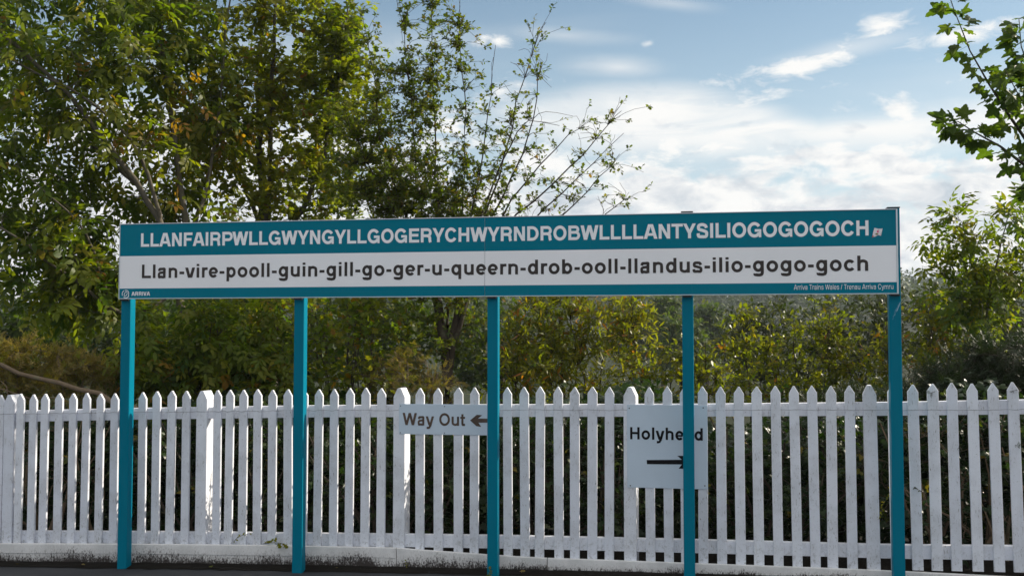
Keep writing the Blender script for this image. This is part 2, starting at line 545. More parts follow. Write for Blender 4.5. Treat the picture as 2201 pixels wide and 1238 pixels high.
def glyph(ch, t):
    """(advance, [('s', polyline, width) | ('d', x0, y0, x1, y1, horizontal width)]); capital height 718"""
    C, X, D = 718.0, 532.0, -207.0
    h = t / 2
    l = 70 + h
    S_ = lambda *pts, w=t: ('s', list(pts), w)
    P_ = lambda pts, w=t: ('s', pts, w)
    d_ = lambda x0, y0, x1, y1, w=t * 1.12: ('d', x0, y0, x1, y1, w)
    v_ = lambda x, y0, y1: S_((x, y0), (x, y1))
    b_ = lambda x0, x1, y, w=t * 0.92: S_((x0, y), (x1, y), w=w)
    q = t * 0.46
    if ch == 'L': return 600, [v_(l, 0, C), b_(l, 575, q)]
    if ch == 'I': return 140 + t, [v_(l, 0, C)]
    if ch == 'A': return 722, [d_(20 + h, 0, 361 - h * .55, C), d_(702 - h, 0, 361 + h * .55, C), b_(190, 532, 215, t * .85)]
    if ch == 'V': return 667, [d_(18 + h, C, 333 - h * .55, 0), d_(648 - h, C, 333 + h * .55, 0)]
    if ch == 'N': return 722, [v_(l, 0, C), v_(722 - l, 0, C), d_(l + h * .1, C, 722 - l - h * .1, 0, t * 1.1)]
    if ch == 'F': return 611, [v_(l, 0, C), b_(l, 582, C - q), b_(l, 525, 355)]
    if ch == 'E': return 667, [v_(l, 0, C), b_(l, 622, C - q), b_(l, 585, 372), b_(l, 630, q)]
    if ch == 'H': return 722, [v_(l, 0, C), v_(722 - l, 0, C), b_(l, 722 - l, 372)]
    if ch == 'T': return 611, [b_(18, 593, C - q), v_(305, 0, C)]
    if ch in 'PR':
        yb = 300 if ch == 'P' else 335
        ry = (C - q - yb) / 2
        o = [v_(l, 0, C), P_([(l, C - q), (430, C - q)] + arc(430, C - q - ry, ry * 1.02, ry, 90, -90)[1:] + [(l, yb)], t * .95)]
        if ch == 'R':
            o.append(P_(spline([(430, 330), (520, 300), (560, 215), (566, 100), (600, 0)]), t))
        return (667 if ch == 'P' else 722), o
    if ch == 'B':
        r1, r2 = (C - q - 385) / 2, (385 - q) / 2
        return 722, [v_(l, 0, C), P_([(l, C - q), (435, C - q)] + arc(435, C - q - r1, r1, r1, 90, -90)[1:] + [(l, 385)], t * .93),
                     P_([(l, 385), (455, 385)] + arc(455, 385 - r2, r2, r2, 90, -90)[1:] + [(l, q)], t * .93)]
    if ch == 'D':
        return 722, [v_(l, 0, C), P_([(l, C - q), (330, C - q)] + arc(330, C / 2, 345 - h, C / 2 - q, 90, -90, 24)[1:] + [(l, q)], t * .97)]
    if ch == 'O': return 778, [P_(arc(389, C / 2, 345 - h, C / 2 + 15 - h, 0, 360, 44))]
    if ch == 'C': return 722, [P_(arc(372, C / 2, 328 - h, C / 2 + 15 - h, 32, 328, 34))]
    if ch == 'G': return 778, [P_(arc(385, C / 2, 343 - h, C / 2 + 15 - h, 34, 330, 34)), S_((716 - t * .38, -5), (716 - t * .38, 380), w=t * .78), b_(400, 716 - t * .4, 325, t * .85)]
    if ch == 'S':
        return 667, [P_(spline([(610 - h, 490), (560 - h, 600), (333, C + 12 - h), (130 + h * .6, 620), (60 + h, 520), (140 + h * .4, 425), (333, 372), (540 - h * .3, 300),
                                (620 - h, 205), (540 - h * .4, 80), (333, -12 + h), (110 + h * .5, 90), (45 + h, 235)], 7))]
    if ch == 'Y': return 667, [d_(20 + h, C, 333, 255), d_(647 - h, C, 333, 255), v_(333, 0, 300)]
    if ch == 'W': return 944, [d_(15 + h, C, 262, 0), d_(472, C, 262, 0), d_(472, C, 682, 0), d_(929 - h, C, 682, 0)]
    if ch == 'M': return 833, [v_(l, 0, C), v_(833 - l, 0, C), d_(l, C, 416, 0), d_(833 - l, C, 416, 0)]
    # lower case
    rx, ry = 232 - h * .85, X / 2 + 12 - h
    bl, br = 66 + h, 611 - 66 - h
    arch = lambda x0, x1, top=X: P_(spline([(x0, top - 215), (x0 + 45, top - 105), ((x0 + x1) / 2 + 12, top + 12 - h), (x1 - 22, top - 115), (x1, top - 225)], 6), t * .95)
    if ch == 'l': return 140 + t, [v_(l, 0, C)]
    if ch == 'i': return 140 + t, [v_(l, 0, X), v_(l, C - 108, C)]
    if ch == 'o': return 611, [P_(arc(305, X / 2, 264 - h, ry, 0, 360, 36))]
    if ch == 'c': return 556, [P_(arc(298, X / 2, 258 - h, ry, 38, 322, 30))]
    if ch == 'e': return 570, [P_(arc(288, X / 2, 252 - h, ry, 0, 318, 32)), b_(60, 540 - h * .9, 252, t * .72)]
    if ch == 'b': return 611, [v_(bl, 0, C), P_(arc(318, X / 2, rx, ry, 0, 360, 36))]
    if ch == 'd': return 611, [v_(br, 0, C), P_(arc(293, X / 2, rx, ry, 0, 360, 36))]
    if ch == 'p': return 611, [v_(bl, D, X), P_(arc(318, X / 2, rx, ry, 0, 360, 36))]
    if ch == 'q': return 611, [v_(br, D, X), P_(arc(293, X / 2, rx, ry, 0, 360, 36))]
    if ch == 'g': return 611, [P_([(br, X), (br, -20)] + spline([(br, -20), (br - 25, -110), (br - 110, D + h - 8), (290, D + h - 10), (150, D + h + 12), (70 + h, -70)], 5)[1:]),
                               P_(arc(293, X / 2 + 8, rx, ry - 6, 0, 360, 36))]
    if ch == 'h': return 611, [v_(bl, 0, C), arch(bl, br), v_(br, 0, X - 222)]
    if ch == 'n': return 611, [v_(bl, 0, X), arch(bl, br), v_(br, 0, X - 222)]
    if ch == 'm': return 889, [v_(bl, 0, X), arch(bl, 444), v_(444, 0, X - 222), arch(444, 889 - bl), v_(889 - bl, 0, X - 222)]
    if ch == 'u': return 611, [v_(br, 0, X), P_([(611 - a_, X - b2) for a_, b2 in arch(bl, br)[1]], t * .95), v_(bl, 222, X)]
    if ch == 'r': return 389, [v_(bl, 0, X), P_(spline([(bl, X - 225), (bl + 35, X - 110), (bl + 120, X - h + 2), (375, X - h + 4)], 5), t * .95)]
    if ch == 's':
        return 545, [P_(spline([(500 - h, 365), (450 - h, 455), (270, X + 12 - h), (110 + h * .6, 460), (52 + h, 385), (120 + h * .4, 312), (272, 274), (430 - h * .3, 225),
                                (508 - h, 150), (440 - h * .4, 55), (272, -12 + h), (95 + h * .5, 60), (38 + h, 165)], 6), t * .92)]
    if ch == 'a':
        return 565, [P_(spline([(65 + h * .8, 365), (120 + h * .5, 465), (275, X + 12 - h), (430 - h * .3, 475), (478 - h, 375)], 6), t * .95), S_((478 - h, 385), (478 - h, 0)),
                     P_(spline([(478 - h, 330), (400, 300), (190, 270), (70 + h * .7, 215), (45 + h, 145), (95 + h * .5, 45), (220, -10 + h), (380, 50), (478 - h, 165)], 5), t * .9)]
    if ch == 'v': return 545, [d_(10 + h, X, 272 - h * .5, 0), d_(535 - h, X, 272 + h * .5, 0)]
    if ch == 'y': return 545, [d_(10 + h, X, 285 - h * .45, 10), d_(535 - h, X, 272 + h * .2, -70), P_(spline([(285, 0), (255, -100), (190, D + h), (70, D + h - 6)], 5), t * .95)]
    if ch == 't': return 340, [P_([(150, X + 150), (150, 150)] + spline([(150, 150), (165, 70), (225, h - 6), (320, h - 2)], 5)[1:]), b_(15, 318, X - q, t * .85)]
    if ch == 'w': return 778, [d_(12 + h, X, 215, 0), d_(389, X, 215, 0), d_(389, X, 563, 0), d_(766 - h, X, 563, 0)]
    if ch == '-': return 340, [b_(42, 298, 258, t * .95)]
    if ch == '/': return 300, [d_(30, -20, 270, C + 20, t)]
    return 290, []


def ribbon(pts, w):
    """left and right offset points of a polyline, closed or open"""
    closed = len(pts) > 3 and abs(pts[0][0] - pts[-1][0]) + abs(pts[0][1] - pts[-1][1]) < 1e-6
    P = [Vector((p[0], p[1])) for p in pts]
    out_ = []
    n = len(P)
    for i in range(n):
        if closed:
            a, b = P[(i - 1) % (n - 1)], P[(i + 1) % (n - 1)]
        else:
            a, b = P[max(0, i - 1)], P[min(n - 1, i + 1)]
        d1 = (P[i] - a).normalized() if (P[i] - a).length > 1e-6 else None
        d2 = (b - P[i]).normalized() if (b - P[i]).length > 1e-6 else None
        d1 = d1 or d2
        d2 = d2 or d1
        d = (d1 + d2).normalized()
        nn = Vector((-d.y, d.x))
        k = min(1.6, 1.0 / max(0.3, nn.dot(Vector((-d1.y, d1.x)))))
        out_.append((P[i] + nn * w / 2 * k, P[i] - nn * w / 2 * k))
    return out_


def text_mesh(name, text, x0, x1, z0, cap, t, mat, parent, track=0.0, lift=0.0, width=None):
    """flat letters in the parent's x-z plane, front towards -y; from x0 to x1 (or capital-height units), base line z0"""
    gl = [glyph(c, t) for c in text]
    adv = sum(g[0] + track for g in gl) - track
    k = cap / 718.0
    first, last = 70, 70
    kx = (x1 - x0) / (adv - first - last) if x1 is not None else k

    vs, fs = [], []
    pen = x0 - first * kx
    for a, strokes in gl:
        lev = 0
        for st in strokes:
            y = -0.0016 - lift - lev * 0.00035
            lev += 1
            if st[0] == 'd':
                _, ax, ay, bx, by, w = st
                quad = [(ax - w / 2, ay), (ax + w / 2, ay), (bx + w / 2, by), (bx - w / 2, by)]
                i = len(vs)
                vs += [(pen + px * kx, y, z0 + pz * k) for px, pz in quad]
                fs.append((i, i + 1, i + 2, i + 3) if by > ay else (i, i + 3, i + 2, i + 1))
            else:
                rb = ribbon(st[1], st[2])
                i = len(vs)
                for L_, R_ in rb:
                    vs.append((pen + L_.x * kx, y, z0 + L_.y * k))
                    vs.append((pen + R_.x * kx, y, z0 + R_.y * k))
                for j in range(len(rb) - 1):
                    b0 = i + 2 * j
                    fs.append((b0, b0 + 1, b0 + 3, b0 + 2))
        pen += (a + track) * kx
    me = bpy.data.meshes.new(name)
    me.from_pydata(vs, [], fs)
    return link_mesh(name, me, mat, parent)


def flat_poly(name, polys, y, mat, parent):
    vs, fs = [], []
    for poly in polys:
        i = len(vs)
        vs += [(p[0], y, p[1]) for p in poly]
        fs.append(tuple(range(i, i + len(poly))))
    me = bpy.data.meshes.new(name)
    me.from_pydata(vs, [], fs)
    return link_mesh(name, me, mat, parent)


def stroke_poly(name, strokes, y, mat, parent):
    vs, fs = [], []
    for q, (pts, w) in enumerate(strokes):
        i = len(vs)
        rb = ribbon(pts, w)
        for L_, R_ in rb:
            vs += [(L_.x, y - q * 0.0003, L_.y), (R_.x, y - q * 0.0003, R_.y)]
        fs += [(i + 2 * j, i + 2 * j + 1, i + 2 * j + 3, i + 2 * j + 2) for j in range(len(rb) - 1)]
    me = bpy.data.meshes.new(name)
    me.from_pydata(vs, [], fs)
    return link_mesh(name, me, mat, parent)


# ------------------------------------------------------------------ the long station sign
sign = empty('station_sign', (A.x, A.y, 0))
sign.rotation_euler.z = ROT_Z
tag(sign, 'very long teal and white station name board on five teal posts', 'sign')
H = Z_TOP - Z_BOT
s_seam = on_plane(1042, 550)[0]
z1, z2 = Z_BOT + H * 0.139, Z_BOT + H * 0.569
for x0, x1 in ((0.004, s_seam - 0.0012), (s_seam + 0.0012, SIGN_L - 0.004)):
    bm = bmesh.new()
    zs = [Z_BOT + 0.006, z1, z2, Z_TOP - 0.006]
    # front face in three printed bands, with a gentle buckle in the sheet
    nseg = 24
    grid = []
    for zi, z in enumerate(zs):
        grid.append([bm.verts.new((x0 + (x1 - x0) * i / nseg, 0.0, z)) for i in range(nseg + 1)])
    for zi in range(3):
        for i in range(nseg):
            f = bm.faces.new((grid[zi][i], grid[zi][i + 1], grid[zi + 1][i + 1], grid[zi + 1][i]))
            f.material_index = 1 if zi == 1 else 0
    back = [bm.verts.new(p) for p in ((x0, 0.022, zs[0]), (x1, 0.022, zs[0]), (x1, 0.022, zs[3]), (x0, 0.022, zs[3]))]
    f = bm.faces.new((back[1], back[0], back[3], back[2])); f.material_index = 2
    for q in ([grid[3][i] for i in range(nseg + 1)] + [back[2], back[3]],
              [grid[0][i] for i in range(nseg, -1, -1)] + [back[0], back[1]],
              [grid[k][0] for k in range(3, -1, -1)] + [back[0], back[3]][::1],
              [grid[k][nseg] for k in range(4)] + [back[2], back[1]]):
        f = bm.faces.new(q); f.material_index = 2
    pan = from_bm('sign_panel', bm, [M_TEAL, M_PANEL_W, M_ALU], sign)
    # thin pale trim along the edges
    for nm, (a, b, c, d) in (('top_trim', (x0, x1, Z_TOP - 0.0055, Z_TOP)), ('bottom_trim', (x0, x1, Z_BOT, Z_BOT + 0.0055))):
        from_bm(nm, box_bm(a, b, -0.004, 0.026, c, d, 0.001), M_ALU, pan)
for x0, x1 in ((-0.002, 0.0035), (SIGN_L - 0.0035, SIGN_L + 0.006)):
    from_bm('side_trim', box_bm(x0, x1, -0.005, 0.027, Z_BOT, Z_TOP, 0.001), M_ALU, sign)

# five square posts behind the boards
PW = 0.075
post_info = [(268.0, 1218, 0.0), (641.5, 1226, 0.0), (1058.5, 1238, 0.0), (1479.0, 1252, 0.010), (1926.5, 1270, 0.012)]
POST_S = []
for px, py, cap_h in post_info:
    s = on_plane(px, 800, 0.03)[0]
    POST_S.append(s)
    p = A + SU * s + SN * 0.07
    gz = ground_z(p.x)
    top = Z_TOP - 0.004 + cap_h
    post = from_bm('post', box_bm(s - PW / 2, s + PW / 2, 0.030, 0.030 + PW, gz - 0.1, top, 0.007, 2), M_POST, sign)
    from_bm('post_cap', box_bm(s - PW / 2 - 0.003, s + PW / 2 + 0.003, 0.027, 0.033 + PW, top, top + 0.008, 0.002), M_DARK, post)
    from_bm('bracket', box_bm(s - PW / 2 + 0.006, s + PW / 2 - 0.010, 0.001, 0.0295, Z_BOT - 0.012, Z_BOT - 0.001, 0.002), M_DARK, post)

# lettering
sA, zA = on_plane(303, 531)
sB, zB = on_plane(1867, 506)
capZ = on_plane(1000, 492)[1] - on_plane(1000, 522.5)[1]
text_mesh('lettering', 'LLANFAIRPWLLGWYNGYLLGOGERYCHWYRNDROBWLLLLANTYSILIOGOGOGOCH', sA, sB, 0.5 * (zA + zB), 0.0995, 152, M_LET_W, sign, track=-18)
sA, zA = on_plane(305, 599)
sB, zB = on_plane(1866, 581)
text_mesh('lettering', 'Llan-vire-pooll-guin-gill-go-ger-u-queern-drob-ooll-llandus-ilio-gogo-goch', sA, sB, 0.5 * (zA + zB), 0.100, 142, M_LET_B, sign, track=14)
sA, zA = on_plane(1707, 622.5)
sB, zB = on_plane(1920, 621.5)
text_mesh('lettering', 'Arriva Trains Wales / Trenau Arriva Cymru', sA, sB, 0.5 * (zA + zB), 0.0325, 78, M_LET_W, sign, track=20)
sA, zA = on_plane(283.5, 635.5)
sB, zB = on_plane(322, 635.5)
text_mesh('lettering', 'ARRIVA', sA, sB, 0.5 * (zA + zB), 0.0285, 150, M_LET_W, sign)
lx, lz = on_plane(270.5, 632)
lr = 0.0285
stroke_poly('emblem', [(arc(lx, lz, lr, lr, 120, 205), 0.0045), (arc(lx, lz, lr, lr, 235, 335), 0.0050),
                       (arc(lx + 0.002, lz + 0.003, lr * 0.78, lr * 0.86, 118, -38), 0.0045),
                       ([(lx + lr * (0.52 * math.cos(a) * 0.72 - 0.30 * math.sin(a) * 0.72), lz + lr * (0.70 * math.cos(a) * 0.72 + 0.40 * math.sin(a) * 0.72)) for a in [R(q) for q in range(0, 341, 20)]], 0.0042)],
            -0.0018, M_LET_W, sign)
# torn paper sticker after the last letter
M_STK = mat_plain('sticker_paper', (0.80, 0.76, 0.78), 0.5, var=0.05, scale=40)
M_PINK = mat_plain('sticker_pink', (0.75, 0.12, 0.24), 0.5)
M_OLIV = mat_plain('sticker_olive', (0.16, 0.14, 0.02), 0.5)
M_RED = mat_plain('sticker_red', (0.62, 0.08, 0.04), 0.5)


def spt(px, py):
    return on_plane(px, py)


stk = flat_poly('sticker', [[spt(*p) for p in ((1875, 510), (1876.5, 500), (1879.5, 490), (1888, 492), (1897, 491.5), (1893.5, 507), (1887, 505.5), (1881, 509))]], -0.0022, M_STK, sign)
flat_poly('sticker_print', [[spt(*p) for p in ((1885, 500), (1884.5, 496.5), (1888, 494.5), (1890.5, 495.5), (1887.5, 497), (1889.5, 499.5), (1886.5, 501))]], -0.0026, M_PINK, stk)
flat_poly('sticker_print', [[spt(*p) for p in ((1880.5, 503.5), (1883.5, 501.5), (1887.5, 502.5), (1888, 504.5), (1884, 505.2))]], -0.0026, M_OLIV, stk)
for tri in (((1874.4, 510.8), (1875.8, 506), (1878.5, 508.5)), ((1891, 503.5), (1893, 503.5), (1893, 504.6), (1891, 504.6))):
    flat_poly('sticker_print', [[spt(*p) for p in tri]], -0.0027, M_RED, stk)
# pale scuffs where something was peeled off the right-hand post
M_SCUFF = mat_plain('pale_blue_scuff', (0.34, 0.52, 0.64), 0.6, var=0.2, scale=60)
rng = random.Random(8)
scr = []
for k in range(13):
    t = k / 12
    px = 1920 + 13 * t + rng.uniform(-2, 2)
    py = 684 - 26 * t + rng.uniform(-3, 3)
    a = on_plane(px, py, 0.03)
    b = on_plane(px + rng.uniform(1.5, 3.5), py - rng.uniform(4, 10), 0.03)
    scr.append(([a, b], rng.uniform(0.0008, 0.0032) if k > 6 else 0.0009))
stroke_poly('scuff_mark', scr, 0.0275, M_SCUFF, sign)

# ------------------------------------------------------------------ the picket fence
fence = empty('picket_fence', fence_pt(2.5, 0))
tag(fence, 'white painted timber picket fence running along the platform edge', 'fence')
FINV = fence.matrix_world.inverted() if False else None


def fchild(o, world_loc, rz=0.0):
    o.parent = fence
    o.location = world_loc - fence.location
    o.rotation_euler = (0, 0, rz)
    return o


tip_x = [0, 44, 246, 306, 553, 685, 819, 902, 1090, 1310, 1510, 1626, 1826, 1962, 2046, 2176, 2400]
tip_y = [849, 847, 845, 842, 838, 836, 834, 834, 832, 832, 831, 831, 829, 826, 824, 822, 817]
bot_x = [0, 280, 553, 690, 819, 900, 1020, 1090, 1310, 1510, 1626, 1826, 1962, 2176, 2400]
bot_y = [1167, 1168, 1171, 1175, 1179, 1185, 1192, 1196.5, 1204, 1212, 1215.5, 1222, 1225, 1229, 1236]
picket_px = [-76, -49, -21, 1, 44.4, 70.4, 97, 125.8, 156.3, 186, 216, 245.8, 275, 305.7, 337, 369, 400, 467, 494, 522.6, 553.5, 585.6, 618.7, 652, 685,
             718, 752, 786, 819.5, 902, 941, 985, 1020, 1055, 1090, 1126, 1161, 1199, 1235, 1273, 1310, 1395, 1434, 1471, 1510, 1548.5,
             1588, 1626, 1666.5, 1706, 1745, 1786, 1826, 1919, 1962, 2004.5, 2046, 2089.5, 2134, 2176.6, 2222, 2268, 2316]
post_px = [20, 434, 858, 1353, 1873, 2362]


def picket_mesh(i, w, hgt, d, point, flat=0.004):
    r_ = random.Random(i)
    bm = bmesh.new()
    j = lambda a: r_.uniform(-a, a)
    prof = [(-w / 2 + j(.001), 0), (w / 2 + j(.001), 0), (w / 2 + j(.001), hgt - point + j(.003)), (flat + j(.002), hgt), (-flat + j(.002), hgt + j(.001)), (-w / 2 + j(.001), hgt - point + j(.003))]
    fr = [bm.verts.new((x, 0, z)) for x, z in prof]
    bk = [bm.verts.new((x, d, z)) for x, z in prof]
    bm.faces.new(fr)
    bm.faces.new(bk[::-1])
    n = len(prof)
    for k in range(n):
        bm.faces.new((fr[(k + 1) % n], fr[k], bk[k], bk[(k + 1) % n]))
    bmesh.ops.bevel(bm, geom=[e for e in bm.edges if all(abs(v.co.y) < 1e-6 for v in e.verts)], offset=0.0022, segments=1, affect='EDGES')
    bmesh.ops.recalc_face_normals(bm, faces=bm.faces)
    me = bpy.data.meshes.new('picket')
    bm.to_mesh(me)
    bm.free()
    me.materials.append(M_WHITE)
    return me


variants = [picket_mesh(i, 0.0635 + 0.0015 * (i % 3), 1.12, 0.022, 0.043 + 0.002 * (i % 2)) for i in range(8)]
rng = random.Random(21)
for i, px in enumerate(picket_px):
    ty = float(np.interp(px, tip_x, tip_y)) + rng.uniform(-1.3, 1.3)
    s, zt = fence_sz(px, ty)
    by = float(np.interp(px, bot_x, bot_y))
    zb = fence_sz(px, by)[1]
    o = bpy.data.objects.new('picket', variants[(i * 3) % 8])
    COL.objects.link(o)
    wpx = float(np.interp(px, [0, 560, 1100, 2200], [0.90, 0.96, 1.0, 1.05]))
    lean = 0.012 * max(0.0, (px - 1500) / 700) + rng.uniform(-0.007, 0.007)
    hgt = zt - zb
    p = fence_pt(s, zb)
    p += Vector((math.cos(fence_dir(s)), math.sin(fence_dir(s)), 0)) * (lean * hgt)
    fchild(o, p, fence_dir(s))
    o.rotation_euler = (rng.uniform(-0.004, 0.004), -lean, fence_dir(s) + rng.uniform(-0.01, 0.01))
    o.scale = (wpx, 1, hgt / 1.12)

# stout posts with weathered chamfered tops, front flush with the pickets
def fence_post_mesh(w, d, hgt):
    bm = bmesh.new()
    c = 0.055
    prof = lambda x, y, z: bm.verts.new((x, y, z))
    b = [prof(-w / 2, 0, 0), prof(w / 2, 0, 0), prof(w / 2, d, 0), prof(-w / 2, d, 0)]
    m_ = [prof(-w / 2, 0, hgt - c), prof(w / 2, 0, hgt - c), prof(w / 2, d, hgt - c), prof(-w / 2, d, hgt - c)]
    t = [prof(-w / 2 + 0.030, 0.0, hgt), prof(w / 2 - 0.030, 0.0, hgt), prof(w / 2 - 0.030, d, hgt), prof(-w / 2 + 0.030, d, hgt)]
    for lo, hi in ((b, m_), (m_, t)):
        for k in range(4):
            bm.faces.new((lo[k], lo[(k + 1) % 4], hi[(k + 1) % 4], hi[k]))
    bm.faces.new(t)
    bm.faces.new(b[::-1])
    bmesh.ops.bevel(bm, geom=[e for e in bm.edges if max(v.co.z for v in e.verts) > 0.01], offset=0.002, segments=2, affect='EDGES')
    me = bpy.data.meshes.new('post')
    bm.to_mesh(me)
    bm.free()
    me.materials.append(M_WHITE)
    return me


FENCE_POSTS = []
pm = fence_post_mesh(0.086, 0.125, 1.16)
for px in post_px:
    s, zt = fence_sz(px, float(np.interp(px, tip_x, tip_y)) + 0.5)
    zb = ground_z(fence_pt(s).x) - 0.02
    FENCE_POSTS.append(s)
    o = bpy.data.objects.new('post', pm)
    COL.objects.link(o)
    fchild(o, fence_pt(s, zb, -0.001), fence_dir(s))
    o.rotation_euler.z -= 0.07
    o.rotation_euler.y = -0.010 if px > 1800 else 0.0
    o.scale = (1, 1, (zt - zb) / 1.16)


def bent_beam(name, s0, s1, d0, d1, zlo, zhi, mat, v0=0.0, v1=1.0, bev=0.002, step=0.2):
    """a beam that follows the fence's bend; zlo and zhi are functions of s"""
    n = max(2, int((s1 - s0) / step))
    vs, fs, uvs = [], [], []
    for i in range(n + 1):
        s = s0 + (s1 - s0) * i / n
        pts = [(d0, zlo(s)), (d0, zhi(s) - bev), (d0 + bev, zhi(s)), (d1, zhi(s)), (d1, zlo(s))]
        for off, z in pts:
            vs.append(fence_pt(s, z, off) - fence.location)
            uvs.append((s, v0 + (v1 - v0) * (z - zlo(s)) / max(1e-4, zhi(s) - zlo(s))))
    k = 5
    for i in range(n):
        for j in range(k):
            a, b = i * k + j, i * k + (j + 1) % k
            fs.append((a, a + k, b + k, b))
    fs.append(tuple(range(k)))
    fs.append(tuple(n * k + j for j in range(k - 1, -1, -1)))
    me = bpy.data.meshes.new(name)
    me.from_pydata([tuple(v) for v in vs], [], fs)
    ul = me.uv_layers.new(name='UVMap')
    for lp in me.loops:
        ul.data[lp.index].uv = uvs[lp.vertex_index]
    bmx = bmesh.new()
    bmx.from_mesh(me)
    bmesh.ops.recalc_face_normals(bmx, faces=bmx.faces)
    bmx.to_mesh(me)
    bmx.free()
    return link_mesh(name, me, mat, fence)


def curve_fn(xs_, ys_, extra=0.0):
    sz = [fence_sz(x, y, extra) for x, y in zip(xs_, ys_)]
    a, b = [q[0] for q in sz], [q[1] for q in sz]
    return lambda s: float(np.interp(s, a, b))


rx_ = [-100, 60, 290, 690, 1100, 1500, 1925, 2190, 2400]
top_hi = curve_fn(rx_, [885, 882, 877, 871, 869, 868, 864, 859, 856], 0.023)
top_lo = curve_fn(rx_, [910, 906, 901.5, 896.5, 895.5, 895, 893, 890, 888], 0.023)
bot_hi = curve_fn(rx_, [1140, 1141, 1142, 1146, 1151, 1160, 1171, 1173, 1175], 0.023)
bot_lo = curve_fn(rx_, [1168, 1168, 1169, 1172.5, 1178.5, 1188, 1200, 1204, 1208], 0.023)
ends = [-1.4] + FENCE_POSTS + [SIGN_L + 1.6]
for a, b in zip(ends[:-1], ends[1:]):
    a2, b2 = (a + 0.030 if a > -1.3 else a), (b - 0.030 if b < SIGN_L + 1.5 else b)
    if b2 - a2 < 0.1:
        continue
    bent_beam('rail', a2, b2, 0.0225, 0.072, top_lo, top_hi, M_WHITE)
    bent_beam('rail', a2, b2, 0.0225, 0.072, bot_lo, bot_hi, M_WHITE)
# boards along the foot
plx = [-100, 0, 280, 553, 819, 853, 857, 1020, 1090, 1176, 1180, 1310, 1510, 1626, 1826, 1962, 2100, 2400]
ply = [1168, 1168, 1169, 1171.5, 1176.5, 1177.5, 1178.5, 1190, 1195, 1199.5, 1199.5, 1204, 1211.5, 1215.5, 1223, 1229, 1236, 1250]
pl_hi = curve_fn(plx, ply, -0.032)
pl_lo = lambda s: ground_z(fence_pt(s).x) + 0.004
s1, s2 = fence_sz(855, 1200)[0], fence_sz(1178, 1210)[0]
mid = lambda s: 0.5 * (pl_hi(s) + pl_lo(s)) + 0.004
bent_beam('gravel_board', -1.4, s1 - 0.004, -0.034, -0.002, mid, pl_hi, M_BOARD, 0.55, 1.05)
bent_beam('gravel_board', -1.4, s1 - 0.004, -0.030, -0.003, pl_lo, lambda s: mid(s) - 0.0015, M_BOARD, 0.0, 0.54)
bent_beam('gravel_board', s1 + 0.001, s2 - 0.005, -0.032, -0.002, pl_lo, pl_hi, M_BOARD)
bent_beam('gravel_board', s2 + 0.002, SIGN_L + 1.6, -0.033, -0.002, pl_lo, pl_hi, M_BOARD, 0.1, 1.25)


# slack wire stapled along the top rail
def tube_rows(pts, rad, k=4):
    vs, fs = [], []
    pts = [Vector(p) for p in pts]
    for i, p in enumerate(pts):
        d = (pts[min(i + 1, len(pts) - 1)] - pts[max(0, i - 1)]).normalized()
        u = d.cross(Vector((0, 0, 1)))
        if u.length < 0.05:
            u = d.cross(Vector((1, 0, 0)))
        u.normalize()
        w = u.cross(d)
        r_ = rad[i] if hasattr(rad, '__len__') else rad
        for q in range(k):
            a = 2 * math.pi * q / k
            vs.append(p + (u * math.cos(a) + w * math.sin(a)) * r_)
    for i in range(len(pts) - 1):
        for q in range(k):
            a, b = i * k + q, i * k + (q + 1) % k
            fs.append((a, b, b + k, a + k))
    return vs, fs


wire_z = curve_fn(rx_, [893, 889, 886, 882, 881, 881.5, 881, 880, 879], -0.003)
pts = []
rng = random.Random(5)
for s in np.arange(-1.3, SIGN_L + 1.5, 0.035):
    pts.append(fence_pt(s, wire_z(s) + rng.uniform(-0.004, 0.004), -0.003) - fence.location)
vs, fs = tube_rows(pts, 0.0011, 4)
me = bpy.data.meshes.new('wire')
me.from_pydata([tuple(v) for v in vs], [], fs)
link_mesh('wire', me, M_WIRE, fence)

# ------------------------------------------------------------------ the two plates screwed to the fence
def plate_sign(name, label, px0, px1, pyt, pyb, extra):
    s0 = fence_sz(px0, (pyt + pyb) / 2, extra)[0]
    s1_ = fence_sz(px1, (pyt + pyb) / 2, extra)[0]
    sm = (s0 + s1_) / 2
    zt = fence_sz((px0 + px1) / 2, pyt, extra)[1]
    zb = fence_sz((px0 + px1) / 2, pyb, extra)[1]
    p0 = fence_pt(s0, 0, extra)
    p1 = fence_pt(s1_, 0, extra)
    root = empty(name, Vector((p0.x, p0.y, zb)))
    root.rotation_euler.z = math.atan2(p1.y - p0.y, p1.x - p0.x)
    tag(root, label, 'sign')
    return root, (p1 - p0).length, zt - zb


def loc_xy(root, px, py):
    """local x, z of a viewing direction on a plate"""
    rz = root.rotation_euler.z
    u = Vector((math.cos(rz), math.sin(rz), 0))
    n = Vector((-u.y, u.x, 0))
    d = ray(px, py)
    t = (root.location - CAMP).dot(n) / d.dot(n)
    p = CAMP + d * t - root.location
    return p.dot(u), p.z


def screws(root, pts, r_=0.0045):
    bm = bmesh.new()
    bmesh.ops.create_cone(bm, cap_ends=True, segments=10, radius1=r_, radius2=r_ * 0.6, depth=0.003)
    bmesh.ops.rotate(bm, verts=bm.verts, matrix=Matrix.Rotation(R(90), 3, 'X'))
    me = bpy.data.meshes.new('screw')
    bm.to_mesh(me)
    bm.free()
    me.materials.append(M_SCREW)
    for x, z in pts:
        o = bpy.data.objects.new('screw', me)
        COL.objects.link(o)
        o.parent = root
        o.location = (x, -0.0015, z)


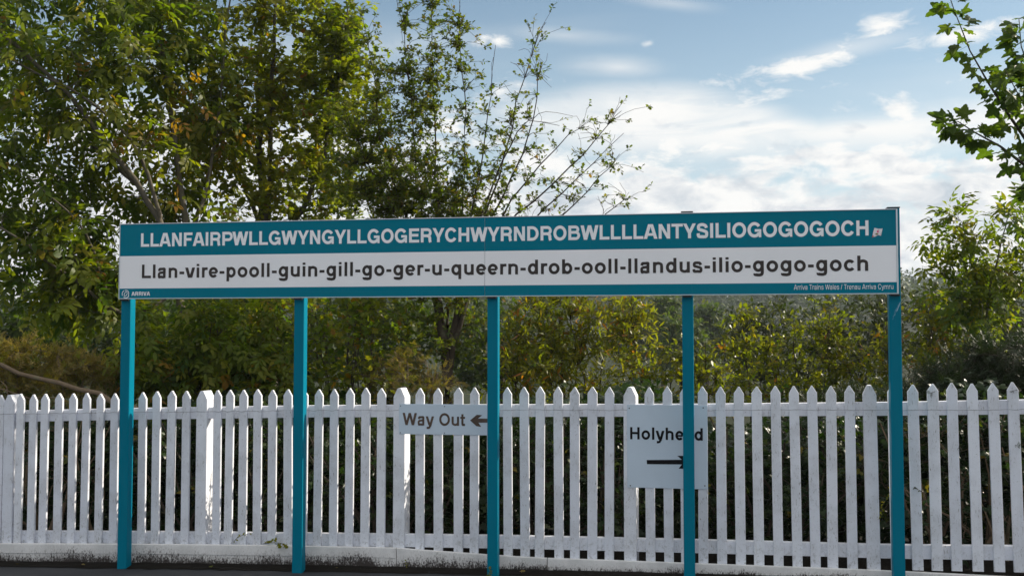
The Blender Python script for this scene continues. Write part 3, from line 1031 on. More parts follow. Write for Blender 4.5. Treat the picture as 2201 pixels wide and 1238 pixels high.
way, wl, wh = plate_sign('way_out_sign', 'pale plate lettered Way Out with brown left arrow on fence', 857.5, 1064, 868.5, 934, -0.007)
from_bm('plate', box_bm(0, wl, 0.0, 0.004, 0, wh, 0.0008), M_PLATE, way)
xa, za = loc_xy(way, 867.5, 913)
xb, zb = loc_xy(way, 998, 913)
text_mesh('lettering', 'Way Out', xa, xb, za, loc_xy(way, 960, 887)[1] - loc_xy(way, 960, 913.3)[1], 134, M_LET_F, way, track=0)
flat_poly('arrow', [[loc_xy(way, *p) for p in q] for q in
                    (((1010.5, 903), (1025, 891), (1036.5, 892), (1027.5, 899), (1061, 899.3), (1061, 907.8), (1028.5, 908), (1034.5, 917), (1024, 915.5)),)], -0.0016, M_LET_F, way)
screws(way, [loc_xy(way, *p) for p in ((861, 872), (860.6, 929.5), (955.5, 873), (955.5, 930))], 0.0038)

hol, hl, hh = plate_sign('direction_sign', 'square pale plate lettered Holyhead with black right arrow on fence', 1348, 1521, 870.5, 1049, -0.007)
from_bm('plate', box_bm(0, hl, 0.0, 0.004, 0, hh, 0.0008), M_PLATE, hol)
xa, za = loc_xy(hol, 1354.5, 943.5)
xb, zb = loc_xy(hol, 1510.5, 943.5)
text_mesh('lettering', 'Holyhead', xa, xb, za, loc_xy(hol, 1400, 917.5)[1] - loc_xy(hol, 1400, 943.7)[1], 140, M_LET_K, hol, track=6)
flat_poly('arrow', [[loc_xy(hol, *p) for p in q] for q in
                    (((1390, 988), (1465.5, 987.5), (1456, 979), (1474, 979), (1493, 992.5), (1474, 1007), (1458.5, 1006.5), (1466, 997.5), (1390.5, 997)),)], -0.0016, M_LET_K, hol)
screws(hol, [loc_xy(hol, *p) for p in ((1352.5, 877), (1511.5, 876), (1355, 1043), (1515, 1043.5))], 0.0045)

# ------------------------------------------------------------------ leaves
def mat_leaf(name, stops, trans=0.42, rough=0.42, tmul=1.0, spec=0.22):
    stops = [(q, (c[0] * 1.24, c[1] * 1.25, c[2] * 0.62)) for q, c in stops]
    trans = min(0.6, trans * 1.25)
    m_, T = material(name)
    at_ = T.n('ShaderNodeAttribute', attribute_name='tint')
    col = T.ramp(at_.outputs['Fac'], stops)
    g = T.n('ShaderNodeNewGeometry')
    n = T.noise(g.outputs['Position'], 26.0, 3)
    col = T.mix(T.m('MULTIPLY', n, 0.5), col, T.mix(1.0, col, (0.55, 0.6, 0.5), 'MULTIPLY'))
    p = principled(T, col, rough, spec)
    tr = T.n('ShaderNodeBsdfTranslucent', ins={'Color': T.mix(1.0, col, (2.25 * tmul, 2.4 * tmul, 0.40 * tmul), 'MULTIPLY')})
    mx = T.n('ShaderNodeMixShader', ins={0: trans, 1: p.outputs[0], 2: tr.outputs[0]})
    finish(T, mx)
    return m_


def mat_bark(name, a, b):
    m_, T = material(name)
    g = T.n('ShaderNodeNewGeometry')
    n = T.noise(T.mapping(g.outputs['Position'], scale=(30, 30, 7)), 1.0, 5, 0.65)
    lich = T.noise(g.outputs['Position'], 9.0, 4, 0.6)
    c = T.mix(n, a, b)
    c = T.mix(T.m('MULTIPLY', T.ss(lich, 0.55, 0.72), 0.5), c, (0.16, 0.17, 0.10))
    finish(T, principled(T, c, 0.9, 0.2, bump=n, bump_s=0.6, bump_d=0.01))
    return m_


L_ASH = mat_leaf('ash_leaf', [(0.0, (0.034, 0.066, 0.016)), (0.35, (0.068, 0.098, 0.020)), (0.72, (0.112, 0.122, 0.024)), (0.94, (0.160, 0.140, 0.026)), (1.0, (0.18, 0.095, 0.03))], 0.44)
L_MAPLE = mat_leaf('yellowing_leaf', [(0.0, (0.056, 0.082, 0.018)), (0.4, (0.105, 0.120, 0.022)), (0.85, (0.150, 0.142, 0.026)), (0.97, (0.18, 0.135, 0.028)), (1.0, (0.18, 0.08, 0.03))], 0.46)
L_HAW = mat_leaf('hawthorn_leaf', [(0.0, (0.032, 0.056, 0.018)), (0.5, (0.064, 0.084, 0.022)), (0.85, (0.110, 0.108, 0.028)), (1.0, (0.15, 0.085, 0.030))], 0.40)
L_BUSH = mat_leaf('bush_leaf', [(0.0, (0.046, 0.068, 0.018)), (0.5, (0.100, 0.108, 0.024)), (0.85, (0.150, 0.135, 0.030)), (0.97, (0.20, 0.135, 0.03)), (1.0, (0.26, 0.10, 0.04))], 0.44, 0.34)
L_DARK = mat_leaf('dark_evergreen_leaf', [(0.0, (0.006, 0.013, 0.009)), (0.6, (0.013, 0.024, 0.013)), (1.0, (0.024, 0.034, 0.016))], 0.18, 0.45)
L_GREY = mat_leaf('grey_green_leaf', [(0.0, (0.020, 0.030, 0.022)), (0.6, (0.040, 0.050, 0.036)), (1.0, (0.070, 0.074, 0.048))], 0.24, 0.45)
L_BRAM = mat_leaf('bramble_leaf', [(0.0, (0.007, 0.016, 0.011)), (0.6, (0.016, 0.033, 0.018)), (0.92, (0.042, 0.055, 0.016)), (1.0, (0.12, 0.09, 0.02))], 0.22, 0.36)
L_BROWN = mat_leaf('browning_leaf', [(0.0, (0.070, 0.066, 0.034)), (0.4, (0.125, 0.098, 0.060)), (0.75, (0.20, 0.140, 0.090)), (0.86, (0.10, 0.115, 0.040)), (1.0, (0.13, 0.14, 0.05))], 0.30, 0.6)
L_SYC = mat_leaf('sycamore_leaf', [(0.0, (0.028, 0.052, 0.022)), (0.6, (0.046, 0.076, 0.026)), (1.0, (0.085, 0.110, 0.028))], 0.42, 0.40)
L_FAR = mat_leaf('far_tree_leaf', [(0.0, (0.024, 0.044, 0.020)), (0.6, (0.050, 0.072, 0.028)), (1.0, (0.100, 0.100, 0.030))], 0.30, 0.6)
L_PINE = mat_leaf('far_conifer_leaf', [(0.0, (0.020, 0.034, 0.020)), (0.6, (0.036, 0.054, 0.030)), (1.0, (0.060, 0.078, 0.036))], 0.15, 0.7)
BARK_ASH = mat_bark('ash_bark', (0.060, 0.052, 0.040), (0.150, 0.130, 0.098))
BARK_DARK = mat_bark('dark_bark', (0.028, 0.022, 0.017), (0.085, 0.066, 0.050))
BARK_CANE = mat_bark('dry_cane_bark', (0.09, 0.062, 0.042), (0.20, 0.15, 0.10))


def tmpl_leaflet(x, y, ang, ln, wd, fold=0.12, droop=0.0):
    """six-point leaflet from (x, y), pointing at ang: verts and faces"""
    ca, sa = math.cos(ang), math.sin(ang)
    P = [(0, 0, 0), (0.34 * ln, -wd / 2, fold * wd), (0.34 * ln, wd / 2, fold * wd), (0.68 * ln, -wd * 0.38, fold * wd - droop * ln * .4), (0.68 * ln, wd * 0.38, fold * wd - droop * ln * .4), (ln, 0, -droop * ln)]
    v = [(x + ca * a - sa * b, y + sa * a + ca * b, c) for a, b, c in P]
    f = [(0, 1, 2), (1, 3, 4), (1, 4, 2), (3, 5, 4)]
    return v, f


def merge(parts):
    vs, fs = [], []
    for v, f in parts:
        k = len(vs)
        vs += v
        fs += [tuple(i + k for i in q) for q in f]
    return np.array(vs, dtype=np.float64), np.array(fs, dtype=np.int64)


def t_ash(seed):
    r_ = random.Random(seed)
    parts = []
    n = r_.choice((2, 3, 3))
    bend = r_.uniform(-0.18, 0.18)
    for k in range(n):
        x = 0.30 + 0.60 * k / n
        for s in (-1, 1):
            parts.append(tmpl_leaflet(x, bend * x * x + s * 0.01, s * r_.uniform(0.75, 1.15), r_.uniform(0.38, 0.48), r_.uniform(0.17, 0.22), r_.uniform(-.3, .3), r_.uniform(0.05, 0.45)))
    parts.append(tmpl_leaflet(0.92, bend * .85, r_.uniform(-0.3, 0.3), 0.46, 0.20, 0.1, 0.25))
    parts.append(([(0, -0.006, 0), (0, 0.006, 0), (0.93, bend * .85, 0)], [(0, 1, 2)]))
    v, f = merge(parts)
    v[:, 2] -= 0.16 * v[:, 0] ** 2
    return v, f


def t_simple(wd=0.45, fold=0.15, droop=0.2):
    return merge([tmpl_leaflet(0, 0, 0, 1.0, wd, fold, droop)])


def t_lobed(seed):
    r_ = random.Random(seed)
    pts = [(0, 0), (0.30, -0.16), (0.42, -0.48), (0.55, -0.20), (0.78, -0.34), (1.0, -0.02), (0.80, 0.32), (0.56, 0.18), (0.40, 0.46), (0.28, 0.14)]
    v = [(x + r_.uniform(-.04, .04), y + r_.uniform(-.04, .04), abs(y) * r_.uniform(0.1, 0.5)) for x, y in pts] + [(0.5, 0, 0)]
    f = [(i, (i + 1) % 10, 10) for i in range(10)]
    return merge([(v, f)])


def t_trifoliate(seed):
    r_ = random.Random(seed)
    return merge([tmpl_leaflet(0.45, 0, r_.uniform(-.15, .15), 0.60, 0.38, 0.15, 0.2), tmpl_leaflet(0.42, 0.02, 1.15 + r_.uniform(-.2, .2), 0.50, 0.32, 0.15, 0.25),
                  tmpl_leaflet(0.42, -0.02, -1.15 + r_.uniform(-.2, .2), 0.50, 0.32, 0.15, 0.25), ([(0, -.008, 0), (0, .008, 0), (0.46, 0, 0)], [(0, 1, 2)])])


def t_sprig(seed, n=9, ln=0.34, wd=0.10):
    """short shoot with narrow leaves or needles all along it"""
    r_ = random.Random(seed)
    parts = [([(0, -.012, 0), (0, .012, 0), (1.0, 0, 0)], [(0, 1, 2)])]
    for k in range(n):
        x = 0.1 + 0.85 * k / n
        s = 1 if k % 2 else -1
        v, f = tmpl_leaflet(x, 0, s * r_.uniform(0.5, 1.1), ln * r_.uniform(.7, 1.15), wd, 0.1, r_.uniform(-.6, .6))
        parts.append((v, f))
    return merge(parts)


T_ASH = [t_ash(i) for i in range(5)]
T_SIMPLE = [t_simple(0.42, 0.2, 0.1), t_simple(0.5, -0.15, 0.3), t_simple(0.46, 0.3, -0.1)]
T_NARROW = [t_simple(0.22, 0.2, 0.25), t_simple(0.26, -0.2, 0.1)]
T_LOBED = [t_lobed(i) for i in range(5)]
T_TRI = [t_trifoliate(i) for i in range(4)]
T_SPRIG = [t_sprig(i) for i in range(4)]
T_NEEDLE = [t_sprig(20 + i, 14, 0.30, 0.05) for i in range(3)]


def leaf_mesh(name, pos, axis, nrm, size, tint, templates, mat, parent, rngn, origin):
    """thousands of leaves, each with its own small blade, joined into one foliage mesh"""
    pos = np.asarray(pos, dtype=np.float64) - np.array(origin)
    axis = np.asarray(axis, dtype=np.float64)
    nrm = np.asarray(nrm, dtype=np.float64)
    size = np.asarray(size, dtype=np.float64)
    tint = np.asarray(tint, dtype=np.float64)
    axis /= np.linalg.norm(axis, axis=1, keepdims=True) + 1e-9
    nrm -= axis * (nrm * axis).sum(1, keepdims=True)
    nrm /= np.linalg.norm(nrm, axis=1, keepdims=True) + 1e-9
    side = np.cross(nrm, axis)
    which = rngn.integers(0, len(templates), len(pos))
    V, Fc, Tn = [], [], []
    base = 0
    for k, (tv, tf) in enumerate(templates):
        idx = np.where(which == k)[0]
        if len(idx) == 0:
            continue
        v = (axis[idx, None, :] * tv[None, :, 0:1] + side[idx, None, :] * tv[None, :, 1:2] + nrm[idx, None, :] * tv[None, :, 2:3]) * size[idx, None, None] + pos[idx, None, :]
        f = tf[None, :, :] + (np.arange(len(idx)) * len(tv))[:, None, None] + base
        V.append(v.reshape(-1, 3))
        Fc.append(f.reshape(-1, 3))
        Tn.append(np.repeat(tint[idx], len(tv)))
        base += len(idx) * len(tv)
    V = np.concatenate(V)
    Fc = np.concatenate(Fc)
    Tn = np.concatenate(Tn)
    me = bpy.data.meshes.new(name)
    me.vertices.add(len(V))
    me.vertices.foreach_set('co', V.ravel())
    me.loops.add(len(Fc) * 3)
    me.loops.foreach_set('vertex_index', Fc.ravel())
    me.polygons.add(len(Fc))
    me.polygons.foreach_set('loop_start', np.arange(0, len(Fc) * 3, 3))
    me.update(calc_edges=True)
    a = me.attributes.new('tint', 'FLOAT', 'POINT')
    a.data.foreach_set('value', Tn)
    o = link_mesh(name, me, mat, parent)
    o['kind'] = 'stuff'
    return o


class Wood:
    """tubes of a tree gathered into one mesh"""
    def __init__(self):
        self.vs, self.fs = [], []

    def add(self, pts, rad, k):
        v, f = tube_rows(pts, rad, k)
        b = len(self.vs)
        self.vs += v
        self.fs += [tuple(i + b for i in q) for q in f]

    def build(self, name, mat, parent, origin, kind=None):
        me = bpy.data.meshes.new(name)
        o3 = Vector(origin)
        me.from_pydata([tuple(v - o3) for v in self.vs], [], self.fs)
        me.polygons.foreach_set('use_smooth', [True] * len(self.fs))
        o = link_mesh(name, me, mat, parent)
        if kind:
            o['kind'] = kind
        return o


def tree(name, label, cat, base, limbs, targets, leaf, seed, group=None, bark=None, trunk_name='trunk', crown_name='crown',
         twig_every=0.13, twig_len=(0.12, 0.34), leaves_per_twig=4, leaf_gap=0.0, start=0.25, up=0.12, noise=0.05, droop=0.35, tint_mu=0.45, tint_sd=0.24, bare=0.0,
         twig_up=0.25, path_k=4, tint_fn=None, keep_fn=None):
    """limbs: list of (points, r0, r1), given; then one branch grown to every target point from the nearest wood, with leafy twigs"""
    rn = np.random.default_rng(seed)
    templates, lmat, lsize = leaf
    base = Vector(base)
    root = empty(name, base)
    tag(root, label, cat, group)
    trunk, twigs = Wood(), Wood()
    npos, nrad, ndir = [], [], []
    for pts, r0, r1 in limbs:
        pts = [Vector(p) for p in pts]
        sm = []
        for i in range(len(pts) - 1):
            n = max(2, int((pts[i + 1] - pts[i]).length / 0.18))
            for q in range(n):
                sm.append(pts[i].lerp(pts[i + 1], q / n))
        sm.append(pts[-1])
        for _ in range(2):
            sm = [sm[0]] + [(sm[i - 1] + sm[i] * 2 + sm[i + 1]) / 4 for i in range(1, len(sm) - 1)] + [sm[-1]]
        jit = [Vector(rn.normal(0, 0.012, 3)) for _ in sm]
        sm = [p + j for p, j in zip(sm, jit)]
        rad = [r0 + (r1 - r0) * (i / (len(sm) - 1)) ** 0.8 for i in range(len(sm))]
        trunk.add(sm, rad, 7)
        for i, p in enumerate(sm):
            if i / len(sm) > 0.18 or len(limbs) > 1:
                npos.append(p)
                nrad.append(rad[i])
                ndir.append((sm[min(i + 1, len(sm) - 1)] - sm[max(0, i - 1)]).normalized())
    NP = np.array(npos)
    NR = np.array(nrad)
    ND = np.array(ndir)
    lp, la, ln_, ls, lt = [], [], [], [], []
    order = np.argsort([min(np.linalg.norm(NP - np.array(t), axis=1)) for t in targets])
    for ti in order:
        t = np.array(targets[ti])
        d = np.linalg.norm(NP - t, axis=1)
        cost = d + 0.9 * np.maximum(0, NP[:, 2] - t[2]) + (NR < 0.003) * 0.3
        i = int(np.argmin(cost))
        p0, r0 = NP[i], NR[i]
        dist = d[i]
        if dist < 0.06:
            continue
        ctrl = p0 + ND[i] * dist * 0.35 + np.array((0, 0, up * dist)) + (t - p0) * 0.15
        n = max(4, int(dist / 0.10))
        path = []
        wob = np.cumsum(rn.normal(0, noise * 0.3, (n + 1, 3)), axis=0)
        for q in range(n + 1):
            u = q / n
            path.append(Vector((1 - u) ** 2 * p0 + 2 * u * (1 - u) * ctrl + u * u * t + wob[q] * u))
        rs = min(r0 * 0.7, 0.0035 + 0.0075 * dist)
        rad = [max(0.0016, rs + (0.0018 - rs) * (q / n) ** 0.9) for q in range(n + 1)]
        twigs.add(path, rad, path_k if rs > 0.006 else 3)
        NP = np.vstack([NP, np.array(path[1:])])
        NR = np.concatenate([NR, rad[1:]])
        dd = [(path[min(q + 1, n)] - path[q - 1]).normalized() for q in range(1, n + 1)]
        ND = np.vstack([ND, np.array(dd)])
        # leafy twigs along the outer part, and at the tip
        length = dist
        m = max(2, int(length * (1 - start) / twig_every))
        for q in range(m + 1):
            if rn.random() < bare:
                continue
            u = start + (1 - start) * q / m
            f = u * n
            a = int(min(n - 1, f))
            p = path[a].lerp(path[a + 1], f - a)
            if keep_fn and rn.random() > keep_fn(p):
                continue
            dirn = (path[a + 1] - path[a]).normalized()
            rv = Vector(rn.normal(0, 1, 3)).normalized()
            if q == m:
                td = (dirn + rv * 0.15).normalized()
            else:
                td = (dirn * 0.55 + rv * 0.85 + Vector((0, 0, twig_up))).normalized()
            tl = rn.uniform(*twig_len)
            e = p + td * tl + Vector((0, 0, -0.06 * tl))
            twigs.add([p, p.lerp(e, 0.5) + Vector(rn.normal(0, 0.01, 3)), e], [0.0022, 0.0017, 0.0011], 3)
            base_t = tint_mu + rn.normal(0, tint_sd * 0.6)
            if tint_fn:
                base_t += tint_fn(p)
            for k in range(leaves_per_twig):
                if rn.random() < leaf_gap:
                    continue
                w = (k + 0.6) / leaves_per_twig
                lp.append(p.lerp(e, w))
                out_ = Vector(rn.normal(0, 1, 3))
                out_ -= td * out_.dot(td)
                ax = (td * 0.55 + out_.normalized() * (0.9 if k < leaves_per_twig - 1 else 0.3) + Vector((0, 0, -droop * rn.uniform(0.3, 1.4)))).normalized()
                la.append(ax)
                ln_.append(Vector((rn.normal(0, 0.5), rn.normal(0, 0.5) - 0.25, 1.0)))
                ls.append(rn.uniform(*lsize))
                lt.append(min(1, max(0, base_t + rn.normal(0, tint_sd * 0.6))))
    trunk.build(trunk_name, bark or BARK_DARK, root, base)
    twigs.build('branches', bark or BARK_DARK, root, base, 'stuff')
    leaf_mesh(crown_name, [tuple(p) for p in lp], [tuple(p) for p in la], [tuple(p) for p in ln_], ls, lt, templates, lmat, root, rn, tuple(base))
    STATS.append((name, len(lp), sum(len(t[1]) for t in templates) / len(templates) * len(lp)))
    return root


STATS = []


def blob_targets(rn, blobs, n, shell=0.35):
    """random points in a union of ellipsoids ((centre), (radii), weight), thicker towards the outside"""
    out_ = []
    w = np.array([b[2] for b in blobs], dtype=float)
    w /= w.sum()
    while len(out_) < n:
        c, r_, _ = blobs[rn.choice(len(blobs), p=w)]
        v = rn.normal(0, 1, 3)
        v /= np.linalg.norm(v)
        rad = (rn.uniform(shell ** 3, 1)) ** (1 / 3)
        out_.append(tuple(np.array(c) + v * rad * np.array(r_)))
    return out_


def blob(px, py, y, rpx, rpy, ry, w=1.0):
    """ellipsoid centred where a viewing direction meets depth y; radii as seen plus depth radius in metres"""
    c = at(px, py, y)
    k = y / F_PX
    return ((c.x, c.y, c.z), (rpx * k, ry, rpy * k), w)


def gbase(px, y, dz=-0.1):
    p = at(px, 724, y)
    return (p.x, y, terrain_z(p.x, y) + dz if y > 11 else -0.05)


# ------------------------------------------------------------------ the trees behind the fence
rn = np.random.default_rng(11)
# 1 tall ash on the left, many leaning stems
b = gbase(470, 11.3)
P11 = lambda px, py, y=11.3: at(px, py, y)
limbs = [([b, P11(440, 800), P11(412, 735), P11(388, 660), P11(372, 560, 11.2), P11(345, 470, 11.1), P11(262, 350, 11.0), P11(150, 200, 10.8), P11(0, 70, 10.6), P11(-120, -60, 10.4)], 0.062, 0.012),
         ([P11(388, 660), P11(395, 560, 11.4), P11(398, 470, 11.5), P11(384, 380, 11.6), P11(368, 250, 11.6), P11(350, 100, 11.7), P11(345, 0, 11.7), P11(330, -220, 11.8)], 0.042, 0.012),
         ([P11(384, 380, 11.6), P11(362, 190, 11.8), P11(320, 60, 12.0), P11(270, -80, 12.0), P11(230, -240, 12.1)], 0.032, 0.010),
         ([P11(345, 470, 11.1), P11(310, 330, 11.0), P11(250, 255, 10.9), P11(150, 185, 10.7), P11(40, 140, 10.6), P11(-60, 70, 10.4)], 0.024, 0.007),
         ([P11(300, 400, 11.05), P11(200, 315, 11.3), P11(120, 220, 11.5), P11(40, 110, 11.6), P11(-60, -60, 11.7)], 0.026, 0.008),
         ([P11(380, 620), P11(300, 690, 11.0), P11(225, 660, 10.8), P11(160, 600, 10.6), P11(100, 560, 10.5), P11(15, 490, 10.4), P11(-90, 440, 10.3)], 0.028, 0.008),
         ([P11(240, 670, 10.85), P11(215, 580, 10.8), P11(190, 510, 10.7), P11(150, 450, 10.6), P11(60, 380, 10.5)], 0.020, 0.006),
         ([P11(400, 540, 11.4), P11(440, 420, 11.7), P11(470, 260, 11.9), P11(480, 100, 12.0), P11(505, -60, 12.1)], 0.026, 0.008)]
blobs = [blob(120, 90, 11.25, 230, 190, 0.9, 2.2), blob(330, 60, 12.05, 190, 210, 0.9, 2.0), blob(60, 330, 11.05, 190, 150, 0.8, 1.25), blob(280, 330, 11.45, 160, 150, 0.8, 1.0),
         blob(80, 540, 10.85, 170, 130, 0.6, 1.5), blob(200, 620, 11.15, 110, 90, 0.5, 0.7), blob(440, 250, 12.15, 90, 200, 0.7, 1.2), blob(300, -160, 12.05, 330, 140, 1.0, 1.2), blob(380, 450, 11.65, 120, 70, 0.5, 0.7)]
tree('ash_tree', 'tall ash tree with many leaning grey limbs behind the left end of the sign', 'tree', b, limbs, blob_targets(rn, blobs, 540, 0.2),
     (T_ASH, L_ASH, (0.17, 0.25)), 1, bark=BARK_ASH, twig_every=0.20, leaves_per_twig=3, start=0.3, droop=0.5, tint_mu=0.52,
     tint_fn=lambda p: 0.10 * math.sin(p.x * 1.7 + 1) + 0.10 * math.sin(p.z * 2.3 + p.y))

# 2 yellowing tree between ash and hawthorn, twin upright stems
b = gbase(590, 13.0)
Q = lambda px, py, y=13.0: at(px, py, y)
limbs = [([b, Q(585, 700), Q(572, 560), Q(562, 420), Q(558, 250), Q(560, 100), Q(565, -60), Q(560, -220)], 0.085, 0.020),
         ([Q(572, 560), Q(578, 420, 12.8), Q(582, 250, 12.7), Q(590, 80, 12.6), Q(600, -120, 12.6)], 0.045, 0.014),
         ([Q(575, 600), Q(640, 470, 12.8), Q(700, 330, 12.7), Q(730, 180, 12.6), Q(745, 20, 12.6)], 0.040, 0.010),
         ([Q(568, 500), Q(510, 360, 13.3), Q(470, 220, 13.4), Q(440, 60, 13.4)], 0.032, 0.010)]
blobs = [blob(620, 80, 12.8, 160, 150, 0.9, 2.2), blob(560, 260, 12.9, 170, 150, 0.9, 1.8), blob(700, 250, 12.7, 110, 170, 0.8, 1.5), blob(640, 420, 12.8, 150, 90, 0.8, 1.2), blob(600, -120, 12.8, 190, 120, 0.9, 1.2),
         blob(740, 110, 12.6, 70, 110, 0.5, 0.8), blob(560, 600, 12.8, 150, 100, 0.8, 0.8)]
tree('maple_tree', 'yellowing broadleaf tree with twin upright stems between ash and hawthorn', 'tree', b, limbs, blob_targets(rn, blobs, 520, 0.2),
     (T_LOBED, L_MAPLE, (0.070, 0.110)), 2, bark=BARK_ASH, twig_every=0.12, leaves_per_twig=8, start=0.3, droop=0.45, tint_mu=0.50,
     tint_fn=lambda p: 0.12 * math.sin(p.x * 2.1 + 2) + 0.10 * math.sin(p.z * 1.9))

# 3 hawthorn in the middle: short trunk, long wiry shoots fanning upwards
b = gbase(958, 10.3)
Hh = lambda px, py, y=10.3: at(px, py, y)
fork = Hh(965, 790)
limbs = [([b, Hh(955, 860), fork, Hh(950, 700), Hh(930, 600), Hh(905, 480)], 0.085, 0.030)]
shoots = [((960, 700), (985, 520), (1000, 360), (1000, 200), (985, 60), (990, -30)), ((945, 640), (940, 480), (935, 330), (930, 180), (925, 60), (935, -60)),
          ((930, 600), (900, 440), (885, 300), (880, 170), (865, 60), (850, -30)), ((975, 640), (1010, 480), (1040, 330), (1060, 210), (1065, 100)),
          ((985, 620), (1050, 440), (1085, 330), (1110, 220), (1140, 120), (1168, 48)), ((985, 600), (1080, 430), (1120, 330), (1150, 260), (1158, 150), (1163, 130)),
          ((1000, 600), (1100, 470), (1190, 400), (1260, 330), (1310, 260), (1338, 240)), ((1010, 600), (1130, 480), (1215, 420), (1270, 350), (1338, 290)),
          ((1010, 610), (1150, 500), (1230, 450), (1290, 380), (1330, 330)), ((1000, 640), (1160, 540), (1260, 490), (1320, 440), (1362, 420)),
          ((920, 560), (850, 420), (820, 300), (805, 180), (800, 100), (770, 20)), ((915, 580), (840, 450), (790, 350), (740, 260)), ((990, 560), (1060, 400), (1100, 300), (1120, 250), (1200, 270)),
          ((1000, 560), (1100, 430), (1160, 350), (1230, 290), (1260, 265))]
for i, sh in enumerate(shoots):
    yy = 10.3 + 0.28 * math.sin(i * 2.1)
    limbs.append(([Hh(*fork_p) if False else Hh(sh[0][0], sh[0][1], 10.3)] + [Hh(p[0], p[1], 10.3 + (yy - 10.3) * (k + 1) / len(sh)) for k, p in enumerate(sh[1:])], 0.014, 0.0022))
for i in range(0, 6):
    sh = shoots[i * 2]
    limbs.append(([fork, Hh(sh[0][0], sh[0][1], 10.3)], 0.035, 0.020))
blobs = [blob(900, 400, 10.3, 130, 110, 0.7, 2.6), blob(1000, 420, 10.3, 110, 80, 0.6, 1.6), blob(860, 230, 10.3, 90, 120, 0.5, 1.5), blob(950, 190, 10.3, 90, 130, 0.5, 1.2),
         blob(1080, 330, 10.3, 90, 110, 0.5, 0.7), blob(940, 560, 10.3, 170, 110, 0.7, 2.2), blob(1080, 480, 10.3, 100, 60, 0.5, 0.8), blob(960, 700, 10.3, 130, 80, 0.6, 1.0), blob(1190, 400, 10.3, 110, 60, 0.4, 0.35), blob(930, 70, 10.3, 80, 90, 0.4, 0.7)]
blobs += [blob(800, 400, 10.4, 120, 80, 0.6, 3.0), blob(780, 290, 10.5, 90, 90, 0.5, 1.4), blob(900, 430, 10.5, 160, 50, 0.5, 1.5)]
targets = blob_targets(rn, blobs, 1150, 0.1)
for sh in shoots:                                   # short spurs along the free ends of the shoots
    for k in range(1, len(sh)):
        for q in range(7):
            u = rn.random()
            px = sh[k - 1][0] + (sh[k][0] - sh[k - 1][0]) * u
            py = sh[k - 1][1] + (sh[k][1] - sh[k - 1][1]) * u
            targets.append(tuple(Hh(px + rn.normal(0, 22), py - abs(rn.normal(0, 18)), 10.3 + rn.normal(0, 0.12))))
tree('hawthorn_tree', 'hawthorn with wiry upright shoots and sparse small leaves behind the middle of the sign', 'tree', b, limbs, targets,
     (T_LOBED, L_HAW, (0.028, 0.050)), 3, bark=BARK_DARK, twig_every=0.062, twig_len=(0.03, 0.13), leaves_per_twig=6, start=0.12, droop=0.1, tint_mu=0.52, up=0.05, bare=0.10,
     keep_fn=lambda p: 1.0 - 0.62 * min(1.0, max(0.0, (p.x + 0.55) / 0.5)) * (1 if p.z > 2.6 else 0.3) - 0.06 * min(1.0, max(0.0, (p.z - 3.9) / 0.6)))

# 4 sapling ash on the right
b = gbase(2110, 10.6)
Z = lambda px, py, y=10.6: at(px, py, y)
limbs = [([b, Z(2112, 800), Z(2112, 700), Z(2100, 620), Z(2085, 540), Z(2070, 480)], 0.030, 0.005), ([Z(2112, 700), Z(2130, 600, 10.5), Z(2150, 520, 10.4), Z(2172, 455, 10.4)], 0.016, 0.004),
         ([Z(2108, 660), Z(2060, 610, 10.7), Z(2010, 575, 10.8)], 0.012, 0.003), ([Z(2120, 640), Z(2180, 590, 10.5), Z(2230, 540, 10.4)], 0.012, 0.003)]
blobs = [blob(2060, 520, 10.6, 55, 75, 0.35, 1.0), blob(2150, 500, 10.5, 50, 60, 0.35, 0.8), blob(2090, 610, 10.6, 100, 70, 0.5, 1.5), blob(2190, 580, 10.5, 80, 70, 0.5, 1.0), blob(2100, 690, 10.6, 120, 60, 0.5, 1.0)]
tg = blob_targets(rn, blobs, 80, 0.2) + [tuple(Z(*p)) for p in ((2030, 460), (2060, 452), (2175, 445), (1998, 575), (2000, 515), (2190, 450))]
tree('ash_sapling', 'young ash sapling with open feathery leaves above the right end of the fence', 'tree', b, limbs, tg, (T_ASH, L_ASH, (0.13, 0.20)), 4, bark=BARK_ASH,
     twig_every=0.16, twig_len=(0.06, 0.16), leaves_per_twig=3, start=0.3, droop=0.25, tint_mu=0.50)


# ------------------------------------------------------------------ bushes: many stems from the ground
def bush(name, label, px, y, blobs, n, leaf, seed, stems=9, group=None, cat='bush', bark=None, extra=(), **kw):
    r2 = np.random.default_rng(seed)
    b = Vector(gbase(px, y, -0.08))
    tg = blob_targets(r2, blobs, n, 0.15)
    limbs = []
    for i in range(stems):
        c, r_, _ = blobs[i % len(blobs)]
        tip = Vector(c) + Vector((r2.uniform(-.8, .8) * r_[0], r2.uniform(-.6, .6) * r_[1], r2.uniform(0.1, .9) * r_[2]))
        foot = Vector((b.x + (c[0] - b.x) * 0.65 + r2.normal(0, .15), c[1] + r2.normal(0, .12), b.z))
        limbs.append(([foot, foot.lerp(tip, 0.4) + Vector((r2.normal(0, .06), r2.normal(0, .06), 0.08)), tip], 0.013 + 0.010 * r2.random(), 0.004))
    limbs += list(extra)
    kw.setdefault('trunk_name', 'stems')
    kw.setdefault('crown_name', 'foliage')
    return tree(name, label, cat, b, limbs, tg, leaf, seed, group=group, bark=bark or BARK_DARK, **kw)


